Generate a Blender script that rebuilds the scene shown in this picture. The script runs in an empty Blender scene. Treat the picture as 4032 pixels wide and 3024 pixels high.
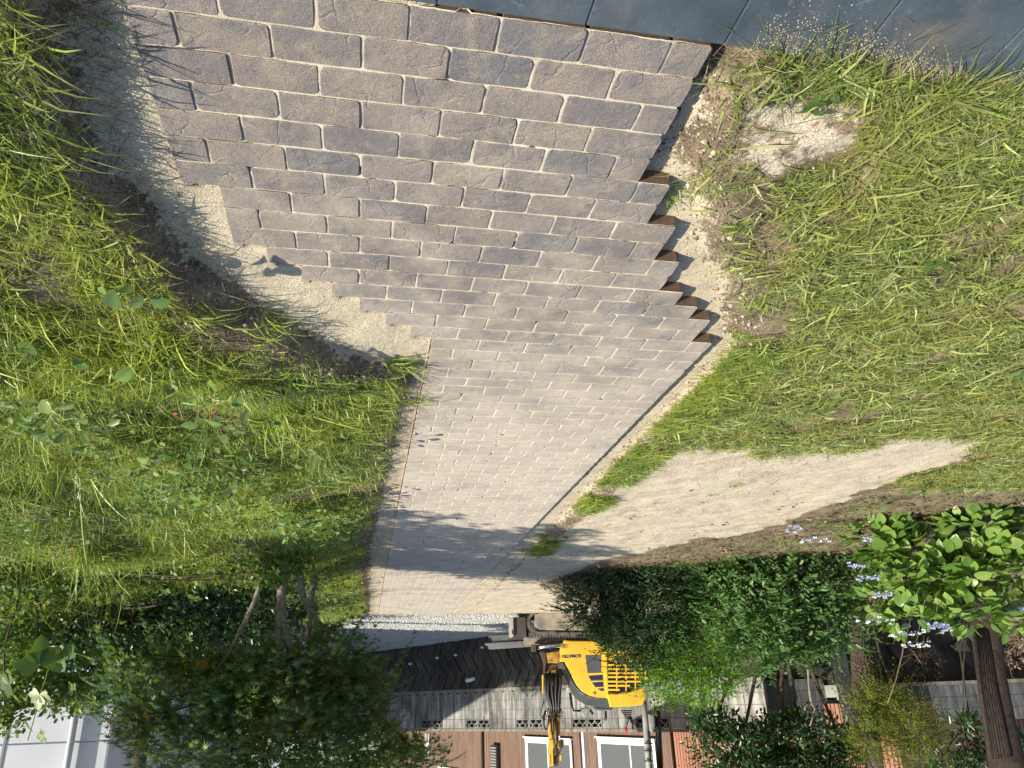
import bpy, bmesh, math, random
import numpy as np
from mathutils import Matrix, Vector

# ------------------------------------------------------------------ camera, sky, sun
S = bpy.context.scene
COL = S.collection
random.seed(7)
rng = np.random.default_rng(11)

def rodrigues(w):
    th = np.linalg.norm(w); k = w / th
    K = np.array([[0, -k[2], k[1]], [k[2], 0, -k[0]], [-k[1], k[0], 0]])
    return np.eye(3) + math.sin(th) * K + (1 - math.cos(th)) * K @ K
RM = rodrigues(np.array([0.23398549, -2.7213086, -1.80899851]))   # rows: picture right, picture down, forward
CAM = np.array([0.25549453, -2.77994127, 1.36996499])
FOC = 2948.94
cam_d = bpy.data.cameras.new('camera'); cam = bpy.data.objects.new('camera', cam_d); COL.objects.link(cam)
cam_d.sensor_width = 36; cam_d.lens = FOC / 4032 * 36; cam_d.clip_start = .05; cam_d.clip_end = 500
M = Matrix.Identity(4)
for i in range(3):
    M[i][0] = RM[0][i]; M[i][1] = -RM[1][i]; M[i][2] = -RM[2][i]; M[i][3] = CAM[i]
cam.matrix_world = M
S.camera = cam

SUN = np.array([0.93, -0.36, 0]); SUN = SUN / np.linalg.norm(SUN)
ELEV = math.radians(30)
sd = np.array([SUN[0] * math.cos(ELEV), SUN[1] * math.cos(ELEV), math.sin(ELEV)])
w = bpy.data.worlds.new('World'); S.world = w; w.use_nodes = True
wn = w.node_tree; bg = wn.nodes['Background']
sky = wn.nodes.new('ShaderNodeTexSky'); sky.sky_type = 'NISHITA'; sky.sun_disc = False
sky.sun_elevation = ELEV; sky.sun_rotation = math.atan2(sd[0], sd[1])
wn.links.new(sky.outputs[0], bg.inputs[0]); bg.inputs[1].default_value = .105
ld = bpy.data.lights.new('sun', 'SUN'); lo = bpy.data.objects.new('sun', ld); COL.objects.link(lo)
ld.energy = 5.0; ld.angle = math.radians(.5); ld.color = (1, .91, .76)
lo.rotation_euler = Vector(-sd).to_track_quat('-Z', 'Y').to_euler(); lo.location = (6, -3, 8)
S.view_settings.view_transform = 'Standard'; S.view_settings.look = 'None'
S.view_settings.exposure = .6; S.view_settings.gamma = 1; S.view_settings.use_curve_mapping = False
S.cycles.max_bounces = 6; S.cycles.transparent_max_bounces = 8

# ------------------------------------------------------------------ measuring helpers (points of the place)
K = 4032 / 2212
def ray(x, y):
    return RM.T @ np.array([(x * K - 2016) / FOC, (y * K - 1512) / FOC, 1.])
def at(x, y, Y):
    d = ray(x, y); return CAM + d * (Y - CAM[1]) / d[1]
def gnd(x, y, z=0.):
    d = ray(x, y); return CAM + d * (z - CAM[2]) / d[2]
def ppm(P):            # metres per picture unit at a point
    return float((RM[2] @ (np.array(P) - CAM)) * K / FOC)
def unit(v): return v / (np.linalg.norm(v, axis=-1, keepdims=True) + 1e-12)

def _h(ix, iy, s):
    n = (ix * 374761393 + iy * 668265263 + s * 1442695041) & 0xffffffff
    n = ((n ^ (n >> 13)) * 1274126177) & 0xffffffff
    return ((n ^ (n >> 16)) & 0xffff) / 65535.
def vnoise(X, Y, sc, seed=0):
    x = np.asarray(X, float) * sc; y = np.asarray(Y, float) * sc
    ix = np.floor(x).astype(np.int64); iy = np.floor(y).astype(np.int64)
    fx = x - ix; fy = y - iy; fx = fx * fx * (3 - 2 * fx); fy = fy * fy * (3 - 2 * fy)
    a = _h(ix, iy, seed); b = _h(ix + 1, iy, seed); c = _h(ix, iy + 1, seed); d = _h(ix + 1, iy + 1, seed)
    return (a * (1 - fx) + b * fx) * (1 - fy) + (c * (1 - fx) + d * fx) * fy
def fbm(X, Y, sc, seed=0, o=3):
    t = 0; a = 1; n = 0
    for k in range(o):
        t = t + a * vnoise(X, Y, sc * 2 ** k, seed + k * 17); n += a; a *= .55
    return t / n - .5

# ------------------------------------------------------------------ objects
ORG = {}
def tag(o, label=None, cat=None, group=None, kind=None):
    if label: o['label'] = label
    if cat: o['category'] = cat
    if group: o['group'] = group
    if kind: o['kind'] = kind
    return o
def empty(name, loc, label, cat, group=None):
    o = bpy.data.objects.new(name, None); COL.objects.link(o); o.location = loc; o.empty_display_size = .1
    ORG[o.name] = np.array(loc, float)
    return tag(o, label, cat, group)
def link(name, me, mat, parent=None, smooth=False):
    for m in (mat if isinstance(mat, (list, tuple)) else [mat]):
        me.materials.append(m)
    o = bpy.data.objects.new(name, me); COL.objects.link(o)
    if smooth: me.shade_smooth()
    if parent is not None: o.parent = parent; ORG[o.name] = ORG[parent.name]
    else: ORG[o.name] = np.zeros(3)
    return o
def mesh(name, V, F, mat, parent=None, smooth=False, midx=None):
    V = np.asarray(V, float)
    if parent is not None: V = V - ORG[parent.name]
    me = bpy.data.meshes.new(name)
    if isinstance(F, np.ndarray):
        n = len(F); k = F.shape[1]
        me.vertices.add(len(V)); me.vertices.foreach_set('co', V.astype(np.float32).ravel())
        me.loops.add(n * k); me.loops.foreach_set('vertex_index', F.astype(np.int32).ravel())
        me.polygons.add(n); me.polygons.foreach_set('loop_start', np.arange(0, n * k, k, dtype=np.int32))
        me.polygons.foreach_set('loop_total', np.full(n, k, np.int32))
        me.update(calc_edges=True)
    else:
        me.from_pydata(V.tolist(), [], F); me.update()
    if midx is not None: me.polygons.foreach_set('material_index', midx)
    return link(name, me, mat, parent, smooth)

class MB:
    def __init__(s): s.V = []; s.F = []; s.MI = []
    def add(s, V, F, mi=0):
        n = len(s.V); s.V += [tuple(v) for v in V]; s.F += [[i + n for i in f] for f in F]; s.MI += [mi] * len(F); return s
    def frame(s, O, ax, ay, az, x0, x1, y0, y1, z0, z1, mi=0):       # box in a local frame
        O = np.array(O, float); ax, ay, az = [np.array(a, float) for a in (ax, ay, az)]
        V = [O + ax * x + ay * y + az * z for z in (z0, z1) for y in (y0, y1) for x in (x0, x1)]
        F = [[0, 2, 3, 1], [4, 5, 7, 6], [0, 1, 5, 4], [2, 6, 7, 3], [0, 4, 6, 2], [1, 3, 7, 5]]
        if np.dot(np.cross(ax, ay), az) < 0: F = [f[::-1] for f in F]
        return s.add(V, F, mi)
    def box(s, x0, x1, y0, y1, z0, z1, mi=0):
        return s.frame((0, 0, 0), (1, 0, 0), (0, 1, 0), (0, 0, 1), x0, x1, y0, y1, z0, z1, mi)
    def prism(s, P, dv, mi=0):                                        # polygon P swept along dv
        P = [np.array(p, float) for p in P]; dv = np.array(dv, float); n = len(P)
        nrm = sum(np.cross(P[i] - P[0], P[(i + 1) % n] - P[0]) for i in range(1, n - 1))
        if np.dot(nrm, dv) > 0: P = P[::-1]
        V = P + [p + dv for p in P]
        F = [list(range(n)), list(range(2 * n - 1, n - 1, -1))]
        F += [[(i + 1) % n, i, n + i, n + (i + 1) % n] for i in range(n)]
        return s.add(V, F, mi)
    def tube(s, P, R, seg=6, mi=0, cap=True):
        P = [np.array(p, float) for p in P]; n = len(P)
        R = R if hasattr(R, '__len__') else [R] * n
        V = []; up = np.array([.13, .21, 1.])
        for i, p in enumerate(P):
            t = unit(P[min(i + 1, n - 1)] - P[max(i - 1, 0)])
            if abs(t @ unit(up)) > .95: up = np.array([1., .2, 0])
            a = unit(np.cross(t, up)); b = np.cross(t, a)
            for k in range(seg):
                g = 2 * math.pi * k / seg; V.append(p + (a * math.cos(g) + b * math.sin(g)) * R[i])
        F = [[i * seg + k, i * seg + (k + 1) % seg, (i + 1) * seg + (k + 1) % seg, (i + 1) * seg + k] for i in range(n - 1) for k in range(seg)]
        if cap: F += [list(range(seg))[::-1], [(n - 1) * seg + k for k in range(seg)]]
        return s.add(V, F, mi)
    def build(s, name, mat, parent=None, smooth=False, bevel=0):
        o = mesh(name, s.V, s.F, mat, parent, smooth, midx=s.MI)
        if bevel:
            b = o.modifiers.new('bevel', 'BEVEL'); b.width = bevel; b.segments = 2; b.limit_method = 'ANGLE'; b.angle_limit = .6
        return o

# ------------------------------------------------------------------ materials
def new_mat(name):
    m = bpy.data.materials.new(name); m.use_nodes = True
    nt = m.node_tree; return m, nt, nt.nodes['Principled BSDF']
def node(nt, t, **kw):
    n = nt.nodes.new('ShaderNode' + t)
    for k, v in kw.items(): setattr(n, k, v)
    return n
def ramp(nt, fac, stops):
    r = node(nt, 'ValToRGB'); e = r.color_ramp.elements
    for i, (p, c) in enumerate(stops):
        q = e[i] if i < 2 else e.new(p)
        q.position = p; q.color = (*c, 1)
    nt.links.new(fac, r.inputs[0]); return r.outputs[0]
def noise(nt, scale, detail=4, rough=.55, coord='pos', dist=0, vec=None):
    n = node(nt, 'TexNoise'); n.inputs['Scale'].default_value = scale; n.inputs['Detail'].default_value = detail
    n.inputs['Roughness'].default_value = rough; n.inputs['Distortion'].default_value = dist
    if vec is None:
        g = node(nt, 'NewGeometry'); vec = g.outputs['Position']
    nt.links.new(vec, n.inputs['Vector']); return n.outputs['Fac']
def mix(nt, fac, a, b, mode='MIX'):
    m = node(nt, 'Mix', data_type='RGBA', blend_type=mode)
    for s, v in ((0, fac), (6, a), (7, b)):
        if isinstance(v, (int, float)): m.inputs[s].default_value = v
        elif isinstance(v, tuple): m.inputs[s].default_value = (*v, 1)
        else: nt.links.new(v, m.inputs[s])
    return m.outputs[2]
def math_(nt, op, a, b=0.):
    m = node(nt, 'Math', operation=op)
    for s, v in ((0, a), (1, b)):
        if isinstance(v, (int, float)): m.inputs[s].default_value = v
        else: nt.links.new(v, m.inputs[s])
    return m.outputs[0]
def bump(nt, bsdf, h, dist=.002, strength=1):
    b = node(nt, 'Bump'); b.inputs['Distance'].default_value = dist; b.inputs['Strength'].default_value = strength
    nt.links.new(h, b.inputs['Height']); nt.links.new(b.outputs[0], bsdf.inputs['Normal']); return b
def mat_simple(name, c, c2=None, sc=20, rough=.6, metal=0, bd=0, bs=60, spec=.5, detail=5):
    m, nt, b = new_mat(name)
    b.inputs['Roughness'].default_value = rough; b.inputs['Metallic'].default_value = metal
    b.inputs['Specular IOR Level'].default_value = spec
    if c2:
        n = noise(nt, sc, detail, .65)
        nt.links.new(ramp(nt, n, [(.34, c), (.66, c2)]), b.inputs['Base Color'])
    else: b.inputs['Base Color'].default_value = (*c, 1)
    if bd: bump(nt, b, noise(nt, bs, 4), bd)
    return m
def mat_leaf(name, cols, rough=.45, trans=.3, tcol=(.3, .5, .05), patch=None, spec=.4):
    m, nt, b = new_mat(name)
    g = node(nt, 'NewGeometry'); oi = node(nt, 'ObjectInfo')
    f = math_(nt, 'FRACT', math_(nt, 'ADD', g.outputs['Random Per Island'], oi.outputs['Random']))
    c = ramp(nt, f, [(i / (len(cols) - 1), k) for i, k in enumerate(cols)])
    if patch:
        c = mix(nt, ramp(nt, noise(nt, patch[0], 3), [(.42, (0, 0, 0)), (.62, (1, 1, 1))]), c, mix(nt, .7, c, patch[1]))
    nt.links.new(c, b.inputs['Base Color']); b.inputs['Roughness'].default_value = rough
    b.inputs['Specular IOR Level'].default_value = spec
    t = node(nt, 'BsdfTranslucent'); nt.links.new(mix(nt, .55, c, tcol), t.inputs[0])
    x = node(nt, 'MixShader'); x.inputs[0].default_value = trans
    nt.links.new(b.outputs[0], x.inputs[1]); nt.links.new(t.outputs[0], x.inputs[2])
    nt.links.new(x.outputs[0], nt.nodes['Material Output'].inputs[0])
    return m

def m_paver():
    m, nt, b = new_mat('paver_stone')
    g = node(nt, 'NewGeometry'); oi = node(nt, 'ObjectInfo')
    f = math_(nt, 'FRACT', math_(nt, 'ADD', math_(nt, 'MULTIPLY', g.outputs['Random Per Island'], 7.3), oi.outputs['Random']))
    c = ramp(nt, f, [(0, (.315, .275, .25)), (.18, (.35, .305, .275)), (.36, (.25, .225, .22)), (.52, (.38, .33, .275)), (.68, (.295, .25, .235)), (.84, (.22, .215, .225)), (1, (.36, .31, .26))])
    n1 = noise(nt, 9, 5, .6)
    c = mix(nt, ramp(nt, n1, [(.48, (0, 0, 0)), (.70, (.8, .8, .8))]), c, (.19, .185, .195))
    n2 = noise(nt, 13, 4, .6, dist=.4)
    c = mix(nt, ramp(nt, n2, [(.5, (0, 0, 0)), (.72, (.75, .75, .75))]), c, (.44, .37, .285))
    grain = noise(nt, 330, 4, .8)
    c = mix(nt, .8, c, ramp(nt, grain, [(.34, (.10, .10, .10)), (.66, (.66, .66, .64))]), 'OVERLAY')
    # sand brushed over the stones; extra paleness further along paints in sun glare
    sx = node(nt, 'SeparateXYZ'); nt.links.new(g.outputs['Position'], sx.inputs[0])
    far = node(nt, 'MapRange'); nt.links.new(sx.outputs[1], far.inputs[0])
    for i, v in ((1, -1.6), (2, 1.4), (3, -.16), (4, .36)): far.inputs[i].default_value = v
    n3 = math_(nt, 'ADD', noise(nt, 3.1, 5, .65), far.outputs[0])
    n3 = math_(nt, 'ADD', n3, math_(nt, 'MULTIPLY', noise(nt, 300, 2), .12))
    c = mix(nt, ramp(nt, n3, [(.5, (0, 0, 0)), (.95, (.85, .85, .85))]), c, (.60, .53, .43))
    nt.links.new(c, b.inputs['Base Color']); b.inputs['Roughness'].default_value = .7; b.inputs['Specular IOR Level'].default_value = .3
    vo = node(nt, 'TexVoronoi', feature='DISTANCE_TO_EDGE'); vo.inputs['Scale'].default_value = 6.5
    mp = node(nt, 'VectorMath', operation='ADD'); nn = node(nt, 'TexNoise'); nn.inputs['Scale'].default_value = 14
    nt.links.new(g.outputs['Position'], nn.inputs['Vector'])
    sc = node(nt, 'VectorMath', operation='SCALE'); sc.inputs['Scale'].default_value = .09; nt.links.new(nn.outputs['Color'], sc.inputs[0])
    nt.links.new(g.outputs['Position'], mp.inputs[0]); nt.links.new(sc.outputs[0], mp.inputs[1]); nt.links.new(mp.outputs[0], vo.inputs['Vector'])
    cr = ramp(nt, vo.outputs['Distance'], [(0, (0, 0, 0)), (.03, (1, 1, 1))])
    cr = math_(nt, 'MAXIMUM', cr, ramp(nt, noise(nt, 5.5, 2), [(.46, (1, 1, 1)), (.58, (0, 0, 0))]))
    h = math_(nt, 'ADD', math_(nt, 'MULTIPLY', cr, .35), math_(nt, 'MULTIPLY', noise(nt, 38, 6, .7), 1.0))
    h = math_(nt, 'ADD', h, math_(nt, 'MULTIPLY', grain, .35))
    bump(nt, b, h, .0045)
    return m
def m_sand(name, c1, c2, speck=.5, sc=260, bd=.004):
    m, nt, b = new_mat(name)
    c = ramp(nt, noise(nt, 5, 5, .6), [(.35, c1), (.65, c2)])
    gr = noise(nt, sc, 2, .8)
    c = mix(nt, speck, c, ramp(nt, gr, [(.36, (.10, .09, .07)), (.47, (.5, .5, .5)), (.64, (.86, .8, .66))]), 'OVERLAY')
    nt.links.new(c, b.inputs['Base Color']); b.inputs['Roughness'].default_value = .9; b.inputs['Specular IOR Level'].default_value = .15
    h = math_(nt, 'ADD', noise(nt, 26, 5, .6), math_(nt, 'MULTIPLY', gr, .5))
    bump(nt, b, h, bd)
    return m
MT = {}
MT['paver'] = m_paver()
MT['paver_side'] = mat_simple('paver_side', (.10, .06, .038), (.15, .095, .06), 60, .9, bd=.001, bs=300)
def m_ground():
    m, nt, b = new_mat('ground_blend')
    def colr(c1, c2, speck, sc, lo=.36):
        c = ramp(nt, noise(nt, 5, 5, .6), [(.35, c1), (.65, c2)])
        return mix(nt, speck, c, ramp(nt, noise(nt, sc, 2, .8), [(lo, (.08, .07, .06)), (.47, (.5, .5, .5)), (.64, (.86, .82, .7))]), 'OVERLAY')
    c = colr((.13, .10, .072), (.30, .235, .17), .6, 120)
    j = math_(nt, 'ADD', math_(nt, 'MULTIPLY', math_(nt, 'SUBTRACT', noise(nt, 45, 5, .7), .5), 1.5), math_(nt, 'MULTIPLY', math_(nt, 'SUBTRACT', noise(nt, 9, 3, .7), .5), 1.7))
    for at_, col in (('w_sand', colr((.50, .435, .32), (.60, .53, .40), .55, 260)), ('w_trail', colr((.49, .42, .325), (.64, .56, .44), .55, 150)), ('w_gravel', colr((.36, .38, .37), (.50, .51, .48), .9, 45))):
        a = node(nt, 'Attribute', attribute_name=at_)
        f = ramp(nt, math_(nt, 'ADD', a.outputs['Fac'], j), [(.40, (0, 0, 0)), (.60, (1, 1, 1))])
        c = mix(nt, f, c, col)
    nt.links.new(c, b.inputs['Base Color']); b.inputs['Roughness'].default_value = .9; b.inputs['Specular IOR Level'].default_value = .15
    h = math_(nt, 'ADD', noise(nt, 30, 5, .65), math_(nt, 'MULTIPLY', noise(nt, 220, 2, .8), .5))
    bump(nt, b, h, .007); return m
MT['sand'] = m_sand('pale_sand', (.50, .435, .32), (.60, .53, .40))
MT['trail'] = m_sand('trail_sand', (.50, .40, .31), (.62, .52, .42), .35, 180, .006)
MT['soil'] = m_sand('dark_soil', (.10, .075, .052), (.24, .18, .12), .6, 120, .012)
MT['joint'] = m_sand('joint_sand', (.52, .46, .36), (.72, .66, .53), .8, 420, .003)
MT['gravel'] = m_sand('gravel_road', (.36, .38, .37), (.50, .51, .48), .7, 60, .02)
MT['tile'] = None
def m_tile():
    m, nt, b = new_mat('slate_tile')
    c = ramp(nt, noise(nt, 5, 6, .65), [(.35, (.05, .068, .085)), (.65, (.09, .112, .13))])
    sm = ramp(nt, noise(nt, 17, 6, .75, dist=.6), [(.6, (0, 0, 0)), (.72, (1, 1, 1))])
    c = mix(nt, sm, c, (.16, .20, .27))
    d = ramp(nt, noise(nt, 3.3, 6, .7), [(.55, (0, 0, 0)), (.75, (.8, .8, .8))])
    c = mix(nt, d, c, (.17, .15, .12))
    c = mix(nt, .35, c, ramp(nt, noise(nt, 350, 2, .8), [(.3, (.2, .2, .2)), (.7, (.8, .8, .8))]), 'OVERLAY')
    nt.links.new(c, b.inputs['Base Color']); b.inputs['Roughness'].default_value = .55
    bump(nt, b, noise(nt, 60, 6, .7), .0015); return m
MT['tile'] = m_tile()
MT['grass'] = mat_leaf('grass_blade', [(.06, .10, .025), (.21, .31, .05), (.37, .46, .09), (.10, .17, .04), (.46, .52, .15), (.60, .58, .30), (.25, .36, .08), (.14, .12, .06), (.42, .48, .20)],
                       .4, .3, (.5, .55, .08), patch=(2.2, (.30, .32, .08)))
MT['lush'] = mat_leaf('lush_grass_blade', [(.05, .12, .025), (.15, .28, .05), (.32, .44, .07), (.09, .18, .05), (.42, .52, .10), (.55, .56, .20), (.19, .32, .08), (.10, .10, .05), (.34, .44, .20)],
                      .38, .34, (.5, .6, .06), patch=(1.3, (.36, .42, .06)))
MT['straw'] = mat_leaf('straw', [(.38, .33, .18), (.22, .17, .08), (.46, .42, .26), (.16, .18, .05)], .7, .25, (.6, .5, .2))
MT['weed'] = mat_leaf('weed_leaf', [(.09, .17, .04), (.18, .28, .08), (.06, .12, .03), (.27, .35, .15), (.15, .26, .05)], .4, .3, (.4, .6, .05))
MT['kudzu'] = mat_leaf('kudzu_leaf', [(.07, .14, .03), (.12, .21, .05), (.05, .10, .02), (.20, .27, .09)], .4, .35, (.45, .7, .03))
MT['vine'] = mat_leaf('vine_leaf', [(.04, .09, .015), (.09, .16, .03), (.13, .2, .04), (.03, .06, .015)], .45, .3, (.4, .6, .04))
MT['hydrangea'] = mat_leaf('hydrangea_leaf', [(.07, .14, .03), (.15, .26, .05), (.24, .36, .09), (.09, .19, .04), (.19, .29, .06), (.30, .38, .14)], .35, .3, (.4, .65, .03), spec=.5)
MT['oval'] = mat_leaf('shrub_leaf', [(.035, .085, .025), (.075, .145, .045), (.13, .22, .07), (.05, .11, .04), (.10, .18, .05)], .38, .25, (.3, .6, .03))
MT['needle'] = mat_leaf('dark_narrow_leaf', [(.018, .045, .018), (.03, .07, .028), (.05, .10, .03), (.022, .05, .03)], .4, .15, (.2, .4, .05))
MT['bright'] = mat_leaf('bright_leaf', [(.07, .17, .02), (.15, .30, .03), (.04, .10, .015), (.22, .38, .05), (.10, .22, .03)], .4, .45, (.4, .75, .03))
MT['feather'] = mat_leaf('feather_leaf', [(.10, .14, .02), (.16, .20, .03), (.07, .11, .02), (.2, .22, .05)], .5, .4, (.5, .6, .05))
MT['gloss'] = mat_leaf('glossy_leaf', [(.015, .045, .012), (.025, .06, .015), (.04, .09, .02)], .32, .12, (.2, .4, .05), spec=.5)
MT['maple'] = mat_leaf('maple_leaf', [(.025, .065, .022), (.05, .11, .04), (.09, .16, .07), (.03, .08, .035), (.12, .18, .04), (.16, .22, .05)], .45, .3, (.35, .5, .04))
MT['maple_y'] = mat_leaf('maple_young_leaf', [(.28, .22, .02), (.20, .24, .02), (.36, .15, .04), (.15, .22, .03)], .5, .4, (.7, .6, .05))
MT['bark'] = mat_simple('bark', (.03, .022, .017), (.085, .062, .045), 25, .9, bd=.01, bs=40)
MT['bark_pale'] = mat_simple('pale_bark', (.12, .10, .075), (.28, .24, .19), 30, .85, bd=.004, bs=50)
MT['twig'] = mat_simple('twig', (.12, .08, .05), (.22, .15, .09), 50, .85)
MT['stem'] = mat_simple('green_stem', (.16, .24, .05), (.25, .3, .08), 30, .5)
MT['litter'] = mat_leaf('fallen_leaf', [(.16, .09, .05), (.10, .06, .04), (.24, .16, .10), (.30, .24, .18), (.08, .05, .04)], .8, .1, (.3, .2, .1))
MT['white_petal'] = mat_leaf('white_petal', [(.75, .76, .72), (.6, .66, .78), (.8, .8, .75)], .6, .3, (.8, .8, .8))
MT['blue_petal'] = mat_leaf('blue_petal', [(.34, .38, .62), (.5, .54, .74), (.26, .3, .52), (.62, .64, .78)], .6, .3, (.4, .5, .9))
def m_conc(name, a, b_, streak=.6, sc=3, rough=.85, bd=.004):
    m, nt, b = new_mat(name)
    g = node(nt, 'NewGeometry'); mp = node(nt, 'Mapping'); mp.inputs['Scale'].default_value = (9, 9, .9)
    nt.links.new(g.outputs['Position'], mp.inputs[0])
    c = ramp(nt, noise(nt, sc, 6, .65), [(.3, a), (.7, b_)])
    s = noise(nt, 1.2, 5, .7, vec=mp.outputs[0])
    c = mix(nt, streak, c, ramp(nt, s, [(.35, (.16, .16, .16)), (.65, (.7, .7, .7))]), 'OVERLAY')
    oi = node(nt, 'ObjectInfo')
    c = mix(nt, .35, c, ramp(nt, oi.outputs['Random'], [(0, (.36, .36, .36)), (1, (.62, .62, .62))]), 'OVERLAY')
    nt.links.new(c, b.inputs['Base Color']); b.inputs['Roughness'].default_value = rough
    bump(nt, b, noise(nt, 90, 5, .7), bd); return m
MT['block'] = m_conc('concrete_block', (.10, .10, .10), (.34, .34, .325), 1.0, 1.6)
MT['mortar'] = mat_simple('mortar', (.12, .12, .115), (.2, .2, .19), 30, .95)
MT['darkblock'] = m_conc('stained_block', (.06, .065, .07), (.14, .15, .16), .8)
MT['retain'] = m_conc('mossy_concrete', (.022, .020, .017), (.085, .078, .066), .8, 1.2, bd=.008)
MT['cap'] = m_conc('cap_block', (.12, .11, .095), (.28, .26, .22), .5, 12)
def m_siding(name, a, b_, streak=18):
    m, nt, b = new_mat(name)
    g = node(nt, 'NewGeometry'); mp = node(nt, 'Mapping'); mp.inputs['Scale'].default_value = (1, 1, .06)
    nt.links.new(g.outputs['Position'], mp.inputs[0])
    s = noise(nt, streak, 5, .7, vec=mp.outputs[0])
    nt.links.new(ramp(nt, s, [(.35, a), (.65, b_)]), b.inputs['Base Color']); b.inputs['Roughness'].default_value = .6; return m
MT['siding'] = m_siding('brown_siding', (.13, .08, .055), (.25, .165, .12))
MT['orange'] = m_siding('orange_siding', (.27, .12, .08), (.37, .18, .12), 6)
MT['pink'] = m_siding('pink_sheet', (.23, .12, .10), (.30, .16, .14), 4)
MT['groove'] = mat_simple('groove', (.03, .018, .012), rough=.9)
MT['brownpipe'] = mat_simple('brown_pipe', (.035, .02, .016), rough=.4)
MT['white'] = mat_simple('white_paint', (.75, .76, .76), (.68, .69, .70), 8, .4)
MT['shed'] = mat_simple('pale_panel', (.62, .66, .72), (.56, .60, .66), 1.5, .55)
MT['shed_dark'] = mat_simple('panel_seam', (.25, .27, .30), rough=.6)
MT['curtain'] = m_siding('curtain', (.22, .29, .29), (.74, .76, .70), 4.5)
MT['purple'] = mat_simple('window_edge', (.06, .015, .03), rough=.4)
def m_glass():
    m, nt, b = new_mat('window_glass')
    b.inputs['Base Color'].default_value = (.35, .42, .45, 1); b.inputs['Roughness'].default_value = .03
    b.inputs['Alpha'].default_value = .16; b.inputs['Specular IOR Level'].default_value = 1
    return m
MT['glass'] = m_glass()
MT['yellow'] = mat_simple('yellow_paint', (.74, .475, .04), (.58, .36, .035), 2.2, .42, bd=.0006, bs=30)
MT['yellow_dirty'] = mat_simple('worn_yellow_paint', (.55, .30, .03), (.14, .085, .03), 9, .6)
MT['rubber'] = mat_simple('black_rubber', (.016, .016, .017), (.03, .03, .03), 30, .45)
MT['dark_plastic'] = mat_simple('dark_plastic', (.06, .065, .075), (.085, .09, .10), 6, .5)
MT['grey_plastic'] = mat_simple('grey_plastic', (.20, .21, .20), (.26, .27, .26), 6, .5)
MT['track'] = mat_simple('dusty_track', (.05, .045, .038), (.15, .13, .10), 9, .85, bd=.005, bs=40)
MT['trackframe'] = mat_simple('dusty_steel', (.13, .125, .115), (.36, .30, .21), 6, .85)
MT['blade'] = mat_simple('worn_blade_steel', (.025, .024, .022), (.06, .05, .045), 8, .6)
MT['blade_edge'] = mat_simple('pale_worn_edge', (.28, .25, .22), (.4, .36, .32), 12, .7)
MT['alu'] = mat_simple('dull_aluminium', (.45, .46, .45), (.32, .33, .33), 12, .45, metal=.6)
MT['steel'] = mat_simple('chrome_rod', (.75, .76, .78), rough=.12, metal=1)
MT['greasy'] = mat_simple('greasy_steel', (.05, .03, .018), (.10, .06, .03), 20, .5)
MT['navy'] = mat_simple('navy_print', (.012, .02, .09), rough=.4)
MT['black'] = mat_simple('black_paint', (.012, .012, .014), rough=.35)
MT['red'] = mat_simple('red_plastic', (.55, .03, .02), rough=.35)
MT['pink_marker'] = mat_simple('pink_plastic', (.75, .13, .12), rough=.5)

# ------------------------------------------------------------------ the ground
BL, BW = .2, .1
def warp(c, Y):                       # path coordinate (in stone lengths) -> X
    return -(c * BL * (1 + .006 * np.maximum(Y, 0))) - .2 * (.02 * np.maximum(Y, 0) + .003 * np.maximum(Y, 0) ** 2)
LE = {r: -4. for r in range(-16, -9)}; LE.update({-9: -3.5, -8: -3.5, -7: -3.5, -6: -3., -5: -2.5, -4: -2., -3: -1.5, -2: -1., -1: -.5})
RE = {r: 2.5 for r in range(-16, -11)}; RE.update({-11: 3., -10: 3., -9: 3.5, -8: 3.5, -7: 4., -6: 4., -5: 4.5, -4: 5., -3: 5.5, -2: 5.5, -1: 6.})
NROW = 110
def lc(r): return LE.get(r, 0.)
def rc(r): return RE.get(r, 6.)
def edgesY(Y):
    r = np.clip(np.floor(np.asarray(Y) / BW).astype(int), -16, NROW)
    L = np.vectorize(lc)(r); R = np.vectorize(rc)(r)
    return warp(L, Y), warp(R, Y)     # +X edge, -X edge
gl = np.array([(-1.7, .97), (-1.48, .98), (-1.37, .99), (-1.24, 1.02), (-.99, 1.06), (-.7, 1.07), (-.47, 1.0), (-.2, .90), (-.08, .74), (.1, .52), (.22, .38), (.28, .2), (.34, .10),
               (.62, .09), (.95, .12), (1.42, .12), (2.01, .17), (2.9, .18), (3.93, .19), (5.67, .25), (9.04, .15), (10.7, .12), (13, .6), (40, 1)])
so = np.array([(-1.7, .9), (-1.47, .90), (-1.14, .98), (-.98, .98), (-.81, .90), (-.49, .84), (-.27, .66), (0, .44), (.18, .32), (.3, .12), (.4, .06), (.62, .06), (1, .07), (3, .12), (5, .16), (10, .05), (13, 0), (40, 0)])
gr_ = np.array([(-1.7, -.52), (-1.52, -.54), (-1.38, -.56), (-1.2, -.57), (-1.15, -.66), (-.94, -.76), (-.71, -.90), (-.54, -1.05), (-.26, -1.19), (-.02, -1.36), (.4, -1.37), (1.09, -1.38),
                (2.06, -1.41), (3.53, -1.47), (5.4, -1.52), (7.5, -1.6), (11, -1.7), (40, -2)])
def XG(Y): return np.interp(Y, gl[:, 0], gl[:, 1]) - np.interp(Y, [-1.0, -.75, -.1, .2, .35], [0, .10, .13, .06, 0])      # grass starts, +X side
def XS(Y): return np.interp(Y, so[:, 0], so[:, 1])      # sand ends, +X side
def XR(Y): return np.interp(Y, gr_[:, 0], gr_[:, 1])    # sand ends, -X side
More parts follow.
